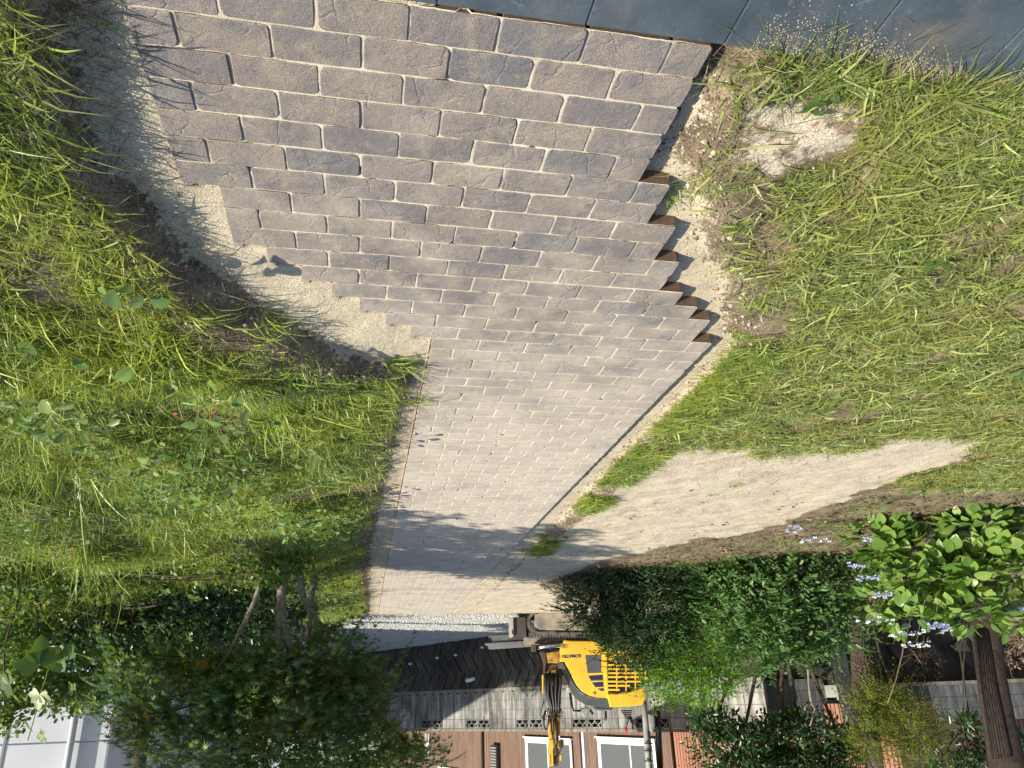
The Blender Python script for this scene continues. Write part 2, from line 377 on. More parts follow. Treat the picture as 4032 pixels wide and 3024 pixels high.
trail_poly = [(-1.53, 1.45), (-1.76, 1.16), (-2.12, 1.22), (-2.38, 1.42), (-2.58, 1.40), (-2.77, 1.11), (-3.13, .94), (-3.5, .98), (-3.75, 1.15), (-3.75, 1.45), (-3.67, 2.23), (-3.61, 3.02), (-3.5, 3.8),
              (-2.95, 4.5), (-2.3, 5.9), (-2.3, 7.5), (-3.0, 9.5), (-6, 10.5), (-6, 11.6), (-1.4, 11.3), (-1.4, 8), (-1.47, 5.3), (-1.62, 4.3), (-1.6, 3)]
patch_poly = [(-.60, -1.42), (-.70, -1.30), (-.82, -1.22), (-.95, -1.24), (-1.03, -1.34), (-.99, -1.46), (-.86, -1.5), (-.7, -1.49)]
def inpoly(X, Y, P):
    r = np.zeros(np.shape(X), bool); n = len(P)
    for i in range(n):
        x0, y0 = P[i]; x1, y1 = P[(i + 1) % n]
        if y0 == y1: continue
        c = ((y0 > Y) != (y1 > Y)) & (X < (x1 - x0) * (Y - y0) / (y1 - y0) + x0); r ^= c
    return r
def zone(X, Y):          # 0 soil, 1 sand, 2 trail, 3 gravel, 4 under the paving
    X = np.asarray(X, float); Y = np.asarray(Y, float)
    jx = X + .05 * fbm(X, Y, 14, 3) + .06 * fbm(X, Y, 5, 9); jy = Y + .05 * fbm(X, Y, 14, 5) + .06 * fbm(X, Y, 5, 8)
    z = np.zeros(X.shape, int)
    kx = jx + .34 * fbm(X, Y, 2.6, 12) * (Y > .6) * (X < -1.7) + .16 * fbm(X, Y, 9, 14) * (X < -1.7); ky = jy + .42 * fbm(X, Y, 2.4, 13) * (Y > .6) * (X < -1.7) + .2 * fbm(X, Y, 10, 15) * (X < -1.7)
    z[inpoly(kx, ky, trail_poly) | inpoly(jx, jy, patch_poly)] = 2
    L, R = edgesY(Y)
    z[(jx < XS(jy)) & (X > R) & (Y < 11.15)] = 1
    z[(jx > XR(jy) + .0) & (X < L) & (Y < 11.15)] = 1
    z[(X < L) & (X > R) & (Y < 10.98)] = 4
    z[(jy > 11.15 + .12 * np.clip(-X - .2, 0, 5)) & (X > -3.2 - (Y - 11) * .1) & (jx < 1.6)] = 3
    z[(jy > 12.2)] = 3
    z[(jy < -1.5) & (z == 1) & (X < 0)] = 0
    return z
def gh(X, Y):
    X = np.asarray(X, float); Y = np.asarray(Y, float)
    L, R = edgesY(Y)
    xs, xg, xr = XS(Y), XG(Y), XR(Y)
    mid = (L + R) / 2
    # +X side : sand flush with the stones, then a cut soil bank up to the grass
    zl = -.006 + .012 * fbm(X, Y, 9, 21) + .05 * np.clip((X - L) / .6, 0, 1) ** 1.5
    tb = np.clip((X - xs) / np.maximum(xg - xs, .05), 0, 1.2)
    zl = zl + (.03 * np.minimum(tb, 1) + .055 * np.clip((tb - .45) / .5, 0, 1)) * np.interp(Y, [.15, .5], [1, .28])
    zl = zl + .03 * np.clip((X - xg) / .5, 0, 1) + .10 * fbm(X, Y, 4, 22) * np.clip((X - xg) / .35, 0, 1) + .34 * fbm(X, Y, 1.7, 27) * np.clip((X - xg - .2) / .6, 0, 1)
    zl = zl + .16 * np.clip((X - 1.2) / 2.5, 0, 1) * np.clip((Y - 1) / 3, 0, 1)
    # -X side : sand below the stones, soil rises again
    d = xr - X
    zr = -.047 + .014 * fbm(X, Y, 11, 23) + .055 * np.clip((d + .02) / .10, 0, 1) + .09 * fbm(X, Y, 4, 24) * np.clip(d / .3, 0, 1)
    zr = np.where(Y > 6, -.012 + .012 * fbm(X, Y, 6, 25), np.where(Y > 4.5, zr * (6 - Y) / 1.5 + (-.012) * (Y - 4.5) / 1.5, zr))
    z = np.where(X > mid, zl, zr)
    fr_ = np.clip((Y - 1.2) / .5, 0, 1) * np.clip((-X - 1.45) / .25, 0, 1); z = z * (1 - fr_) + fr_ * (-.012 + .03 * fbm(X, Y, 7, 26))
    t = inpoly(X, Y, trail_poly); z = np.where(t, -.012 + .02 * fbm(X, Y, 7, 26), z)
    inside = (X < L - .03) & (X > R + .004) & (Y < 10.95) & (Y > -1.6)
    z = np.where(inside, -.055, z)
    inR = (X <= R + .004) & (X > R - .03) & (Y < 4.5); z = np.where(inR, np.minimum(z, -.044), z)
    z = z + .006 * fbm(X, Y, 40, 30) * (~inside)
    z = np.where(Y < -1.605, -.03, z)
    z = np.where(Y > 11.1, -.03 + .02 * fbm(X, Y, 2, 31) + .032 * np.clip(Y - 14, 0, 6), z)
    return z

xs = np.concatenate([-5 - np.geomspace(.05, 90, 34)[::-1], np.arange(-5, 3.6, .025), 3.6 + np.geomspace(.05, 90, 34)])
ys = np.concatenate([-1.95 - np.geomspace(.05, 60, 14)[::-1], np.arange(-1.95, 4.5, .025), np.arange(4.5, 12.5, .06), 12.5 + np.geomspace(.06, 120, 40)])
GX, GY = np.meshgrid(xs, ys)
GZ = gh(GX, GY)
nx, ny = len(xs), len(ys)
V = np.stack([GX.ravel(), GY.ravel(), GZ.ravel()], 1)
ii = (np.arange(ny - 1)[:, None] * nx + np.arange(nx - 1)[None, :]).ravel()
Q = np.stack([ii, ii + 1, ii + 1 + nx, ii + nx], 1)
cx = V[Q].mean(1)
zn = zone(cx[:, 0], cx[:, 1])
GM = m_ground()
def weights(mask):
    c = np.pad(mask.reshape(ny - 1, nx - 1).astype(float), 1, mode='edge')
    v = (c[:-1, :-1] + c[1:, :-1] + c[:-1, 1:] + c[1:, 1:]) / 4
    p = np.pad(v, 1, mode='edge'); v = sum(p[a:a + ny, b_:b_ + nx] for a in range(3) for b_ in range(3)) / 9
    p = np.pad(v, 1, mode='edge'); v = sum(p[a:a + ny, b_:b_ + nx] for a in range(3) for b_ in range(3)) / 9
    return v.ravel()
WTS = {'w_sand': weights((zn == 1) | (zn == 4)), 'w_trail': weights(zn == 2), 'w_gravel': weights(zn == 3)}
WTS['w_trail'] = WTS['w_trail'] * np.where(V[:, 1] < -1.0, .62, 1.)
def submesh(name, mask, mat):
    q = Q[mask]; u, inv = np.unique(q, return_inverse=True)
    o = mesh(name, V[u], inv.reshape(q.shape), GM, smooth=True)
    for k_, v_ in WTS.items():
        a = o.data.attributes.new(k_, 'FLOAT', 'POINT'); a.data.foreach_set('value', v_[u].astype(np.float32))
    return tag(o, kind='structure')
tag(submesh('ground', (zn == 0), MT['soil']), 'dark soil under the grass and shrubs')
tag(submesh('sand_bed', (zn == 1) | (zn == 4), MT['sand']), 'pale bedding sand along both edges of the paved path')
tag(submesh('dirt_trail', zn == 2, MT['trail']), 'sunlit sandy trail running beside the paved path')
tag(submesh('gravel_road', zn == 3, MT['gravel']), 'grey gravel road at the far end of the path')

# ------------------------------------------------------------------ paved path : stones laid in running bond
path = MB().box(-.001, .001, 5, 5.002, -.07, -.069)
pv = bpy.data.objects.new('paved_path', None); COL.objects.link(pv); ORG[pv.name] = np.zeros(3)
tag(pv, 'path of grey-brown rectangular concrete stones laid in running bond', kind='structure')
def paver_mesh(L, W, rnd):
    a, b = L / 2, W / 2; pts = []
    for (sx, sy, a0) in ((1, 1, 0), (-1, 1, 90), (-1, -1, 180), (1, -1, 270)):
        rr = rnd.choice([.003, .006, .010, .015]) * rnd.uniform(.7, 1.2); cxx, cyy = sx * (a - rr), sy * (b - rr)
        for k in range(3):
            g = math.radians(a0 + 45 * k); pts.append((cxx + rr * math.cos(g) - sx * abs(rnd.gauss(0, .0007)), cyy + rr * math.sin(g) - sy * abs(rnd.gauss(0, .0007))))
        m = 3 if (a0 in (0, 180)) else 1
        if a0 == 0: q = [(x, b) for x in np.linspace(a, -a, m + 2)[1:-1]]
        elif a0 == 90: q = [(-a, y) for y in np.linspace(b, -b, m + 2)[1:-1]]
        elif a0 == 180: q = [(x, -b) for x in np.linspace(-a, a, m + 2)[1:-1]]
        else: q = [(a, y) for y in np.linspace(-b, b, m + 2)[1:-1]]
        pts += [(x + rnd.uniform(-.0016, .0008) * (1 if x > 0 else -1), y + rnd.uniform(-.0016, .0008) * (1 if y > 0 else -1)) for x, y in q]
    n = len(pts)
    V = [(x, y, -.06) for x, y in pts] + [(x, y, -.003 + rnd.uniform(-.001, .0008)) for x, y in pts]
    V += [(x * (1 - .0026 / a), y * (1 - .0026 / b), -.0004 + rnd.uniform(-.0008, .0006)) for x, y in pts] + [(-L * .2, 0, rnd.uniform(-.001, .001)), (L * .2, 0, rnd.uniform(-.001, .001))]
    F = []; MI = []
    for r_ in range(2):
        for i in range(n):
            j = (i + 1) % n; F.append([r_ * n + i, r_ * n + j, (r_ + 1) * n + j, (r_ + 1) * n + i]); MI.append(1 if r_ == 0 else 0)
    for i in range(n):
        j = (i + 1) % n; ci = 3 * n if (V[i][0] + V[j][0]) < 0 else 3 * n + 1
        F.append([2 * n + i, 2 * n + j, ci]); MI.append(0)
        if (V[i][0] < 0) != (V[j][0] < 0) and False: pass
    # close the two half fans
    top = [k for k in range(n)]
    for i in range(n):
        j = (i + 1) % n; a_ = (V[i][0] + V[j][0]) < 0; k = (j + 1) % n; b_ = (V[j][0] + V[k][0]) < 0
        if a_ != b_: F.append([2 * n + j, 3 * n + (0 if b_ else 1), 3 * n + (0 if a_ else 1)]); MI.append(0)
    return np.array(V), F, MI
rnd = random.Random(3)
VAR = {}
for nm, Lh in (('full', BL - .0036), ('half', BL / 2 - .0036)):
    VAR[nm] = []
    for k in range(26 if nm == 'full' else 12):
        v, f, mi = paver_mesh(Lh, BW - .0038, rnd)
        me = bpy.data.meshes.new('paver_' + nm); me.from_pydata(v.tolist(), [], f); me.update(); me.polygons.foreach_set('material_index', mi)
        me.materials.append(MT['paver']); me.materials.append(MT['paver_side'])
        VAR[nm].append((me, v, f, mi))
stones = []
for r in range(-16, NROW):
    c = lc(r); e = rc(r); Y = (r + .5) * BW
    odd = (r % 2) != 0
    js = [c]
    t = math.floor(c) + (.5 if odd else 0.)
    while t <= c + 1e-6: t += 1
    while t < e - 1e-6: js.append(t); t += 1
    js.append(e)
    for a, b in zip(js[:-1], js[1:]):
        cm = (a + b) / 2; stones.append((Y, warp(cm, Y), b - a))
stones.sort(key=lambda s: s[0] + .35 * abs(s[1] + .3))
rest = MB()
npart = 0
for (Y, X, Lc) in stones:
    kind = 'full' if Lc > .75 else 'half'
    me, v, f, mi = rnd.choice(VAR[kind])
    dz = rnd.uniform(-.0008, .0010); rz = rnd.gauss(0, .004) + (math.pi if rnd.random() < .5 else 0); tx, ty = rnd.gauss(0, .003), rnd.gauss(0, .0025)
    P = np.array((X + rnd.gauss(0, .0006), Y + rnd.gauss(0, .0005), dz))
    vis = Y > -1.7
    if npart < 300 and vis:
        o = bpy.data.objects.new('paver', me); COL.objects.link(o); o.parent = pv; o.location = P; o.rotation_euler = (tx, ty, rz); npart += 1
    else:
        cs, sn = math.cos(rz), math.sin(rz); vv = v.copy()
        vv[:, 0], vv[:, 1] = v[:, 0] * cs - v[:, 1] * sn, v[:, 0] * sn + v[:, 1] * cs
        n0 = len(rest.V); rest.V += [tuple(q) for q in (vv + P)]; rest.F += [[i + n0 for i in ff] for ff in f]; rest.MI += mi
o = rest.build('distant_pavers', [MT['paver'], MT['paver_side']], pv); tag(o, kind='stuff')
# sand swept into the joints
jv = MB()
JV = []; JF = []; nb = 0
for r in range(-16, NROW):
    near = r < 25
    st = .012 if near else .05; m = 5 if near else 2
    y = np.linspace(r * BW, (r + 1) * BW, m); c0, c1 = lc(r), rc(r)
    n = int((c1 - c0) * BL / st) + 1
    cc = np.linspace(c0 + .05, c1 - .05, n); C_, Y_ = np.meshgrid(cc, y)
    X_ = warp(C_, Y_); Z_ = -.0052 + .004 * fbm(X_, Y_, 60, 41) + .010 * fbm(X_, Y_, 9, 42) - .014 * (vnoise(X_, Y_, 45, 43) > .93)
    Z_ = np.minimum(Z_ + .0012 + .0022 * np.clip((Y_ + 1.6) / 1.6, 0, 1), -.0028)
    JV.append(np.stack([X_.ravel(), Y_.ravel(), Z_.ravel()], 1))
    i_ = (np.arange(m - 1)[:, None] * n + np.arange(n - 1)[None, :]).ravel() + nb
    JF.append(np.stack([i_ + 1, i_, i_ + n, i_ + 1 + n], 1)); nb += n * m
o = mesh('joint_sand', np.concatenate(JV), np.concatenate(JF), MT['joint'], pv, smooth=True); tag(o, kind='stuff')
# loose sand grains and small stones lying about
def octa(P, R):
    n = len(P); base = np.array([(1, 0, 0), (-1, 0, 0), (0, 1, 0), (0, -1, 0), (0, 0, 1), (0, 0, -1)], float)
    s = rng.uniform(.6, 1.2, (n, 6, 1)); V = P[:, None] + base[None] * s * np.asarray(R)[:, None, None]
    f = np.array([(0, 2, 4), (2, 1, 4), (1, 3, 4), (3, 0, 4), (2, 0, 5), (1, 2, 5), (3, 1, 5), (0, 3, 5)])
    F = (np.arange(n)[:, None, None] * 6 + f[None]).reshape(-1, 3); return V.reshape(-1, 3), F
MT['grain'] = mat_leaf('sand_grain', [(.62, .54, .38), (.5, .44, .34), (.20, .16, .12), (.68, .62, .5), (.36, .3, .24)], .9, 0, (.5, .5, .5))
X = rng.uniform(-1.9, 1.2, 60000); Y = -1.6 + rng.random(60000) ** 1.4 * 4.5
z_ = zone(X, Y); k = (z_ == 1); P = np.stack([X, Y, gh(X, Y)], 1)[k][:14000]
Vg, Fg = octa(P, rng.uniform(.001, .0028, len(P)))
o = mesh('sand_grains', Vg, Fg, MT['grain']); tag(o, 'coarse pale sand grains strewn over the bedding sand', 'sand', kind='stuff')
MT['pebble'] = mat_leaf('pebble', [(.40, .42, .41), (.55, .56, .54), (.28, .30, .30), (.48, .47, .42), (.62, .63, .6)], .85, 0, (.5, .5, .5))
X = rng.uniform(-4, 2.2, 26000); Y = 11.1 + rng.random(26000) * 7
k = zone(X, Y) == 3; P = np.stack([X, Y, gh(X, Y) + .004], 1)[k]
Vg, Fg = octa(P, rng.uniform(.008, .022, len(P)))
o = mesh('gravel', Vg, Fg, MT['pebble']); tag(o, 'loose pale grey gravel stones covering the road', 'gravel', kind='stuff')
X = rng.uniform(-4, 1.2, 30000); Y = rng.uniform(-1.6, 8, 30000)
k = (zone(X, Y) == 2) | ((zone(X, Y) == 0) & (rng.random(30000) < .1)) ; P = np.stack([X, Y, gh(X, Y)], 1)[k][:9000]
Vg, Fg = octa(P, rng.uniform(.0015, .005, len(P)))
o = mesh('grit', Vg, Fg, MT['grain']); tag(o, 'fine grit scattered on the sandy trail', 'grit', kind='stuff')

MT['clod'] = mat_leaf('soil_crumb', [(.16, .12, .085), (.28, .22, .16), (.50, .43, .33), (.12, .09, .06), (.38, .36, .32)], .95, 0, (.5, .5, .5))
n = 9000; Y = -1.5 + rng.random(n) ** 1.3 * 9; X = np.where(rng.random(n) < .5, XS(Y) + rng.normal(.07, .045, n), XR(Y) - rng.normal(.03, .06, n))
k = np.isin(zone(X, Y), (0, 1)); X, Y = X[k], Y[k]; m = len(X)
Vg, Fg = octa(np.stack([X, Y, gh(X, Y) + .001], 1), np.minimum(rng.lognormal(-5.6, .65, m), .014))
o = mesh('soil_crumbs', Vg, Fg, MT['clod']); tag(o, 'crumbs of soil and small stones along the ragged edges of the bedding sand', 'rubble', kind='stuff')

# ------------------------------------------------------------------ slate terrace at the near end
pt = bpy.data.objects.new('slate_terrace', None); COL.objects.link(pt); ORG[pt.name] = np.zeros(3)
tag(pt, 'dark blue-grey slate terrace where the path begins', kind='structure')
me = None
mb = MB().box(-.163, .163, -.163, .163, -.03, 0); tl = mb.build('tile', MT['tile'], pt, bevel=.002)
first = True
for j in range(4):
    for i in range(-8, 7):
        o = tl if first else tl.copy()
        if not first: COL.objects.link(o)
        first = False
        o.location = (.145 - .33 / 2 + .33 * i, -1.614 - .165 - .33 * j, .006 + rnd.uniform(-.001, .001)); o.rotation_euler = (0, 0, rnd.gauss(0, .002))
n = 7000; X = rng.uniform(-2.4, -.58, n); Y = -1.615 - np.abs(rng.normal(0, .05, n)) * (vnoise(X, X * 0, 5, 99) * 1.8)
Vg, Fg = octa(np.stack([X, Y, np.full(n, .0065)], 1), rng.uniform(.0008, .003, n))
tag(mesh('spilled_soil', Vg, Fg, MT['clod']), 'soil and grit spilled over the edge of the slate terrace', 'soil', kind='stuff')
gm = MB().box(-2.95, 2.3, -3.0, -1.618, -.03, .0015); o = gm.build('grout', mat_simple('grout', (.22, .21, .19), (.3, .29, .26), 40, .95), pt)

# ------------------------------------------------------------------ leaves and blades
T_OVAL = (np.array([(0, 0, 0), (.28, .40, .05), (.68, .36, .05), (1, 0, -.08), (.68, -.36, .05), (.28, -.40, .05)]), [(0, 3, 2, 1), (0, 5, 4, 3)])
def t_maple():
    V = [(.12, 0, 0)]; ang = [-125, -88, -62, -38, 0][:]
    pts = []
    for a, r in ((-130, .45), (-100, .2), (-75, .8), (-50, .25), (-36, .95), (-20, .3), (0, 1.1), (20, .3), (36, .95), (50, .25), (75, .8), (100, .2), (130, .45)):
        g = math.radians(a); pts.append((.3 + r * math.cos(g) * .75, r * math.sin(g) * .75, -.12 * r))
    V = [(.3, 0, .02)] + pts; F = [(0, i + 1, i) for i in range(1, len(pts))]
    return np.array(V), F
T_MAPLE = t_maple()
def t_lobed():
    pts = [(0, 0), (.12, .30), (.30, .52), (.52, .50), (.55, .30), (.78, .24), (1.0, 0)]
    pts = pts + [(x, -y) for x, y in pts[-2:0:-1]]
    V = [(.5, 0, -.03)] + [(x, y, .10 * abs(y) - .1 * x * x) for x, y in pts]; n = len(pts)
    return np.array(V), [(0, 1 + (i + 1) % n, 1 + i) for i in range(n)]
T_LOBED = t_lobed()
def t_big():
    xs_ = [0, .1, .28, .5, .72, .9, 1.0]; ws = [0.0, .22, .40, .44, .33, .14, 0.0]
    V = []; F = []
    for x, w_ in zip(xs_, ws):
        for s in (-1, -.5, 0, .5, 1):
            V.append((x, w_ * s, .16 * abs(s) * w_ - .16 * x * x + (.02 if abs(s) == .5 else 0)))
    for i in range(6):
        for j in range(4): F.append((i * 5 + j, (i + 1) * 5 + j, (i + 1) * 5 + j + 1, i * 5 + j + 1))
    return np.array(V), F
T_BIG = t_big()
def leaf_mesh(P, D, N, L, W, T):
    D = unit(D); Sd = unit(np.cross(N, D)); N = np.cross(D, Sd)
    tv, tf = T; L = np.asarray(L)[:, None, None]; W = np.asarray(W)[:, None, None]
    V = P[:, None] + D[:, None] * tv[None, :, 0:1] * L + Sd[:, None] * tv[None, :, 1:2] * W + N[:, None] * tv[None, :, 2:3] * L
    n = len(P); k = len(tv)
    F = (np.arange(n)[:, None, None] * k + np.array(tf)[None]).reshape(-1, len(tf[0]))
    return V.reshape(-1, 3), F
def rdir(n):
    return unit(rng.normal(size=(n, 3)))
def crown_pts(blobs, n):
    """points in a set of ellipsoids (centre, radii), mostly near their skin, clumped in twigs"""
    vol = np.array([b[1][0] * b[1][2] * max(b[1][1], .1) ** .5 for b in blobs]) ** .9; vol /= vol.sum()
    C_, O_ = [], []
    for b, f in zip(blobs, vol):
        m = max(4, int(n * f)); d = rdir(m); tw = max(3, m // 9)
        tc = rdir(tw) * (rng.random((tw, 1)) ** .33) * (.78 + .3 * rng.random((tw, 1)))
        p = tc[rng.integers(0, tw, m)] + d * rng.random((m, 1)) ** .5 * .2
        k = rng.random(m) < .35
        p[k] = (d * (rng.random((m, 1)) ** .4) * 1.0)[k]
        C_.append(np.array(b[0]) + p * np.array(b[1])); O_.append(unit(p))
    return np.concatenate(C_), np.concatenate(O_)
def crown(name, blobs, n, L, W, T, mat, parent, up=.6, droop=.3, minz=None):
    P, O_ = crown_pts(blobs, n); m = len(P)
    if minz is not None:
        k = P[:, 2] > minz; P, O_ = P[k], O_[k]; m = len(P)
    D = unit(O_ * .7 + rdir(m) * .8 + np.array([0, 0, -droop])); N = unit(O_ * .5 + np.array([0, 0, up]) + rdir(m) * .45)
    s = rng.uniform(.6, 1.15, m)
    V, F = leaf_mesh(P, D, N, L * s, W * s, T)
    return mesh(name, V, F, mat, parent)
def sprays(name, blobs, n, L, W, T, mat, parent, tl=.3, nl=14, droop=.5, minz=None):
    vol = np.array([b[1][0] * b[1][2] for b in blobs]); vol = vol / vol.sum(); Ps, Ds, Ns = [], [], []
    for b, f in zip(blobs, vol):
        m = max(2, int(n * f)); d = rdir(m); d[:, 2] = d[:, 2] * .8 + .15; d = unit(d)
        st = np.array(b[0]) + d * np.array(b[1]) * rng.uniform(.35, .85, (m, 1)); dr = unit(d + rdir(m) * .45)
        ln = tl * rng.uniform(.5, 1.25, m); sd_ = unit(np.cross(dr, np.array([.1, .2, 1.])))
        for k in range(nl):
            t = (k + .5) / nl; p = st + dr * (ln * t)[:, None]; p[:, 2] -= droop * ln * t * t
            tn = dr.copy(); tn[:, 2] -= 2 * droop * t; tn = unit(tn)
            D = unit(tn * .8 + sd_ * (1 if k % 2 else -1) + rdir(m) * .25); N = unit(np.array([0, 0, 1.]) + rdir(m) * .35 + d * .3)
            Ps.append(p); Ds.append(D); Ns.append(N)
    P = np.concatenate(Ps); D = np.concatenate(Ds); N = np.concatenate(Ns)
    if minz is not None: k = P[:, 2] > minz; P, D, N = P[k], D[k], N[k]
    s_ = rng.uniform(.65, 1.15, len(P)); V, F = leaf_mesh(P, D, N, L * s_, W * s_, T)
    return mesh(name, V, F, mat, parent)
def branches(name, base, blobs, mat, parent, r0=.03, k=3, seed=1):
    rr = random.Random(seed); mb = MB(); base = np.array(base, float)
    for b in blobs:
        c = np.array(b[0]); R = np.array(b[1])
        mid = (base + c) / 2 + np.array([rr.gauss(0, .08), rr.gauss(0, .08), .05])
        mb.tube([base + np.array([rr.gauss(0, .03), rr.gauss(0, .03), 0]), mid, c], [r0, r0 * .7, r0 * .4], 6)
        for _ in range(k):
            e = c + R * np.array([rr.uniform(-.9, .9) for _ in range(3)])
            mb.tube([c * .6 + mid * .4, (c + e) / 2 + np.array([0, 0, .03]), e], [r0 * .4, r0 * .25, r0 * .1], 5)
    return mb.build(name, mat, parent, smooth=True)
def B(x, y, rx, ry, Y, dep=None):       # ellipsoid seen at a place in the photo, standing at distance Y
    c = at(x, y, Y); m = ppm(c); return (c, (rx * m, (dep if dep else (rx + ry) / 2 * m), ry * m))

def blades(P, az, el, L, Wd, droop, seg=2):
    n = len(P); V = np.zeros((n, 2 * seg + 1, 3)); h = np.stack([np.cos(az), np.sin(az), 0 * az], 1)
    side = np.stack([-np.sin(az), np.cos(az), rng.normal(0, .5, n)], 1); side = unit(side)
    bend = rng.normal(0, .25, n)
    for i in range(seg + 1):
        t = i / seg
        c = P + h * (L * np.cos(el) * t)[:, None] + side * (L * bend * t * t)[:, None] * np.array([1, 1, 0])
        c[:, 2] += L * (np.sin(el) * t - droop * t * t)
        w_ = (Wd * (1 - t) ** .6 * (.75 + .5 * t))[:, None] if i < seg else 0
        if i < seg: V[:, 2 * i] = c - side * w_ / 2; V[:, 2 * i + 1] = c + side * w_ / 2
        else: V[:, 2 * i] = c
    k = 2 * seg + 1; F4 = []
    for i in range(seg - 1): F4.append((2 * i, 2 * i + 1, 2 * i + 3, 2 * i + 2))
    F4.append((2 * seg - 2, 2 * seg - 1, 2 * seg, 2 * seg))
    tri = []
    for i in range(seg - 1): tri += [(2 * i, 2 * i + 1, 2 * i + 3), (2 * i, 2 * i + 3, 2 * i + 2)]
    tri.append((2 * seg - 2, 2 * seg - 1, 2 * seg))
    F = (np.arange(n)[:, None, None] * k + np.array(tri)[None]).reshape(-1, 3)
    V = V.reshape(-1, 3)
    g = gh(V[:, 0], V[:, 1]) + .003; V[:, 2] = np.maximum(V[:, 2], g)
    return V, F
def seen(X, Y, m=.25):     # roughly inside the view (so that blades are spent where they show)
    q = (np.stack([X, Y, 0 * X], 1) - CAM) @ RM.T
    u = (q[:, 0] / q[:, 2] * FOC) / 2016; v = (q[:, 1] / q[:, 2] * FOC) / 1512
    return (q[:, 2] > .2) & (abs(u) < 1 + m) & (abs(v) < 1 + m)
def scatter(n, x0, x1, y0, y1, pw=1.):
    X = rng.uniform(x0, x1, n); Y = y0 + rng.random(n) ** pw * (y1 - y0); return X, Y

def grass_side(name, n, x0, x1, y0, y1, pw, mat, test, long_, label):
    X, Y = scatter(n, x0, x1, y0, y1, pw); k = seen(X, Y) & test(X, Y); X, Y = X[k], Y[k]
    m = len(X); P = np.stack([X, Y, gh(X, Y)], 1)
    cl = fbm(X, Y, 5, 51) + .5
    lying = rng.random(m) < (.62 if not long_ else .3)
    el = np.where(lying, rng.uniform(.0, .35, m), rng.uniform(.5, 1.4, m))
    L = np.where(lying, rng.uniform(.05, .13, m), rng.uniform(.03, .085, m)) * (.6 + .8 * cl)
    if long_: L = L * rng.uniform(1.0, 2.6, m) * np.interp((X - XG(Y)), [0, .5, 1.2], [.5, 1.0, 1.35])
    P[:, 2] += np.where(lying, rng.uniform(0, .035, m), 0)
    az = rng.uniform(0, 2 * math.pi, m) * (.8 if long_ else 1) + 5 * fbm(X, Y, 4.5, 53) * long_
    if not long_: L = L * rng.choice([.55, .8, 1.0, 1.25], m)
    dist = 1 + np.clip(Y + 1.5, 0, 8) * .12
    V, F = blades(P, az, el, L, np.where(rng.random(m) < .5, rng.uniform(.0014, .003, m), rng.uniform(.004, .0085 if long_ else .0105, m)) * dist, rng.uniform(.05, .6, m) * np.where(lying, .3, 1))
    o = mesh(name, V, F, mat); return tag(o, label, 'grass', kind='stuff')
def t_r(X, Y):
    z = zone(X, Y); g = (z == 0) & (X < XR(Y) - .03) & (Y > -1.6)
    th = vnoise(X, Y, 3.2, 61) * .6 + vnoise(X, Y, 9, 62) * .4
    bare = (X > XR(Y) - .28) & (Y < -.0) & (th < .62)
    inv_ = (z == 2) & (Y > 0) & (vnoise(X, Y, 5, 66) > .63) & inpoly(X, Y + .12, trail_poly) & ~inpoly(X, Y - .16, trail_poly)
    back = (X < -1.5) & (Y > 1.5) & ~((X < -3.3) & (Y < 2.1)) & (rng.random(len(X)) > .05)
    return (g | inv_) & ~(bare & (rng.random(len(X)) < .86)) & ~back & (th > .25) & (rng.random(len(X)) < np.clip(vnoise(X, Y, 7, 63) * 1.1 + vnoise(X, Y, 20, 64) * 1.0 - .4, .07, 1))
grass_side('grass', 360000, -5.2, -.5, -1.6, 2.2, 1.35, MT['grass'], t_r, False, 'mown yellow-green grass and clippings on the side of the slate terrace corner')
def t_strip(X, Y):
    d = XR(Y) - X; return (Y > -.1) & (Y < 5) & (d > .0) & (d < .17 + .05 * vnoise(X, Y, 4, 3)) & (vnoise(X, Y, 3.3, 71) > .25) & ((Y < 3.0) | (vnoise(X, Y, 1.6, 72) > .55))
grass_side('grass', 90000, -1.9, -1.3, -.1, 5, 1.2, MT['lush'], t_strip, False, 'thin strip of green grass between the paved path and the sandy trail')
def t_l(X, Y):
    z = zone(X, Y); d = X - XG(Y)
    return (z == 0) & (d > -.02 + .10 * fbm(X, Y, 8, 81)) & ((d > .12) | (rng.random(len(X)) < .6)) & (X < 4.8) & (rng.random(len(X)) < np.clip(vnoise(X, Y, 4.0, 83) * 1.5 + vnoise(X, Y, 13, 84) * .6 - .35, .06, 1))
grass_side('grass', 520000, .0, 4.6, -1.65, 10.6, 1.75, MT['lush'], t_l, True, 'lush green uncut grass on the bank beside the sand edge')
# clippings and straw thrown about
X, Y = scatter(60000, -4.5, 3.5, -1.6, 5, 1.6); z_ = zone(X, Y); d = rng.random(60000)
k = seen(X, Y) & (((z_ == 0) & (d < .45)) | ((z_ == 2) & (d < .02)) | ((z_ == 1) & (d < .004)))
X, Y = X[k], Y[k]; m = len(X); P = np.stack([X, Y, gh(X, Y) + rng.uniform(0, .05, m) * (zone(X, Y) == 0)], 1)
V_, F_ = blades(P, rng.uniform(0, 6.3, m), rng.uniform(-.1, .25, m), rng.uniform(.03, .14, m), rng.uniform(.0012, .003, m), rng.uniform(0, .2, m))
o = mesh('dry_clippings', V_, F_, MT['straw']); tag(o, 'dry straw-coloured clippings strewn over the grass', 'clippings', kind='stuff')
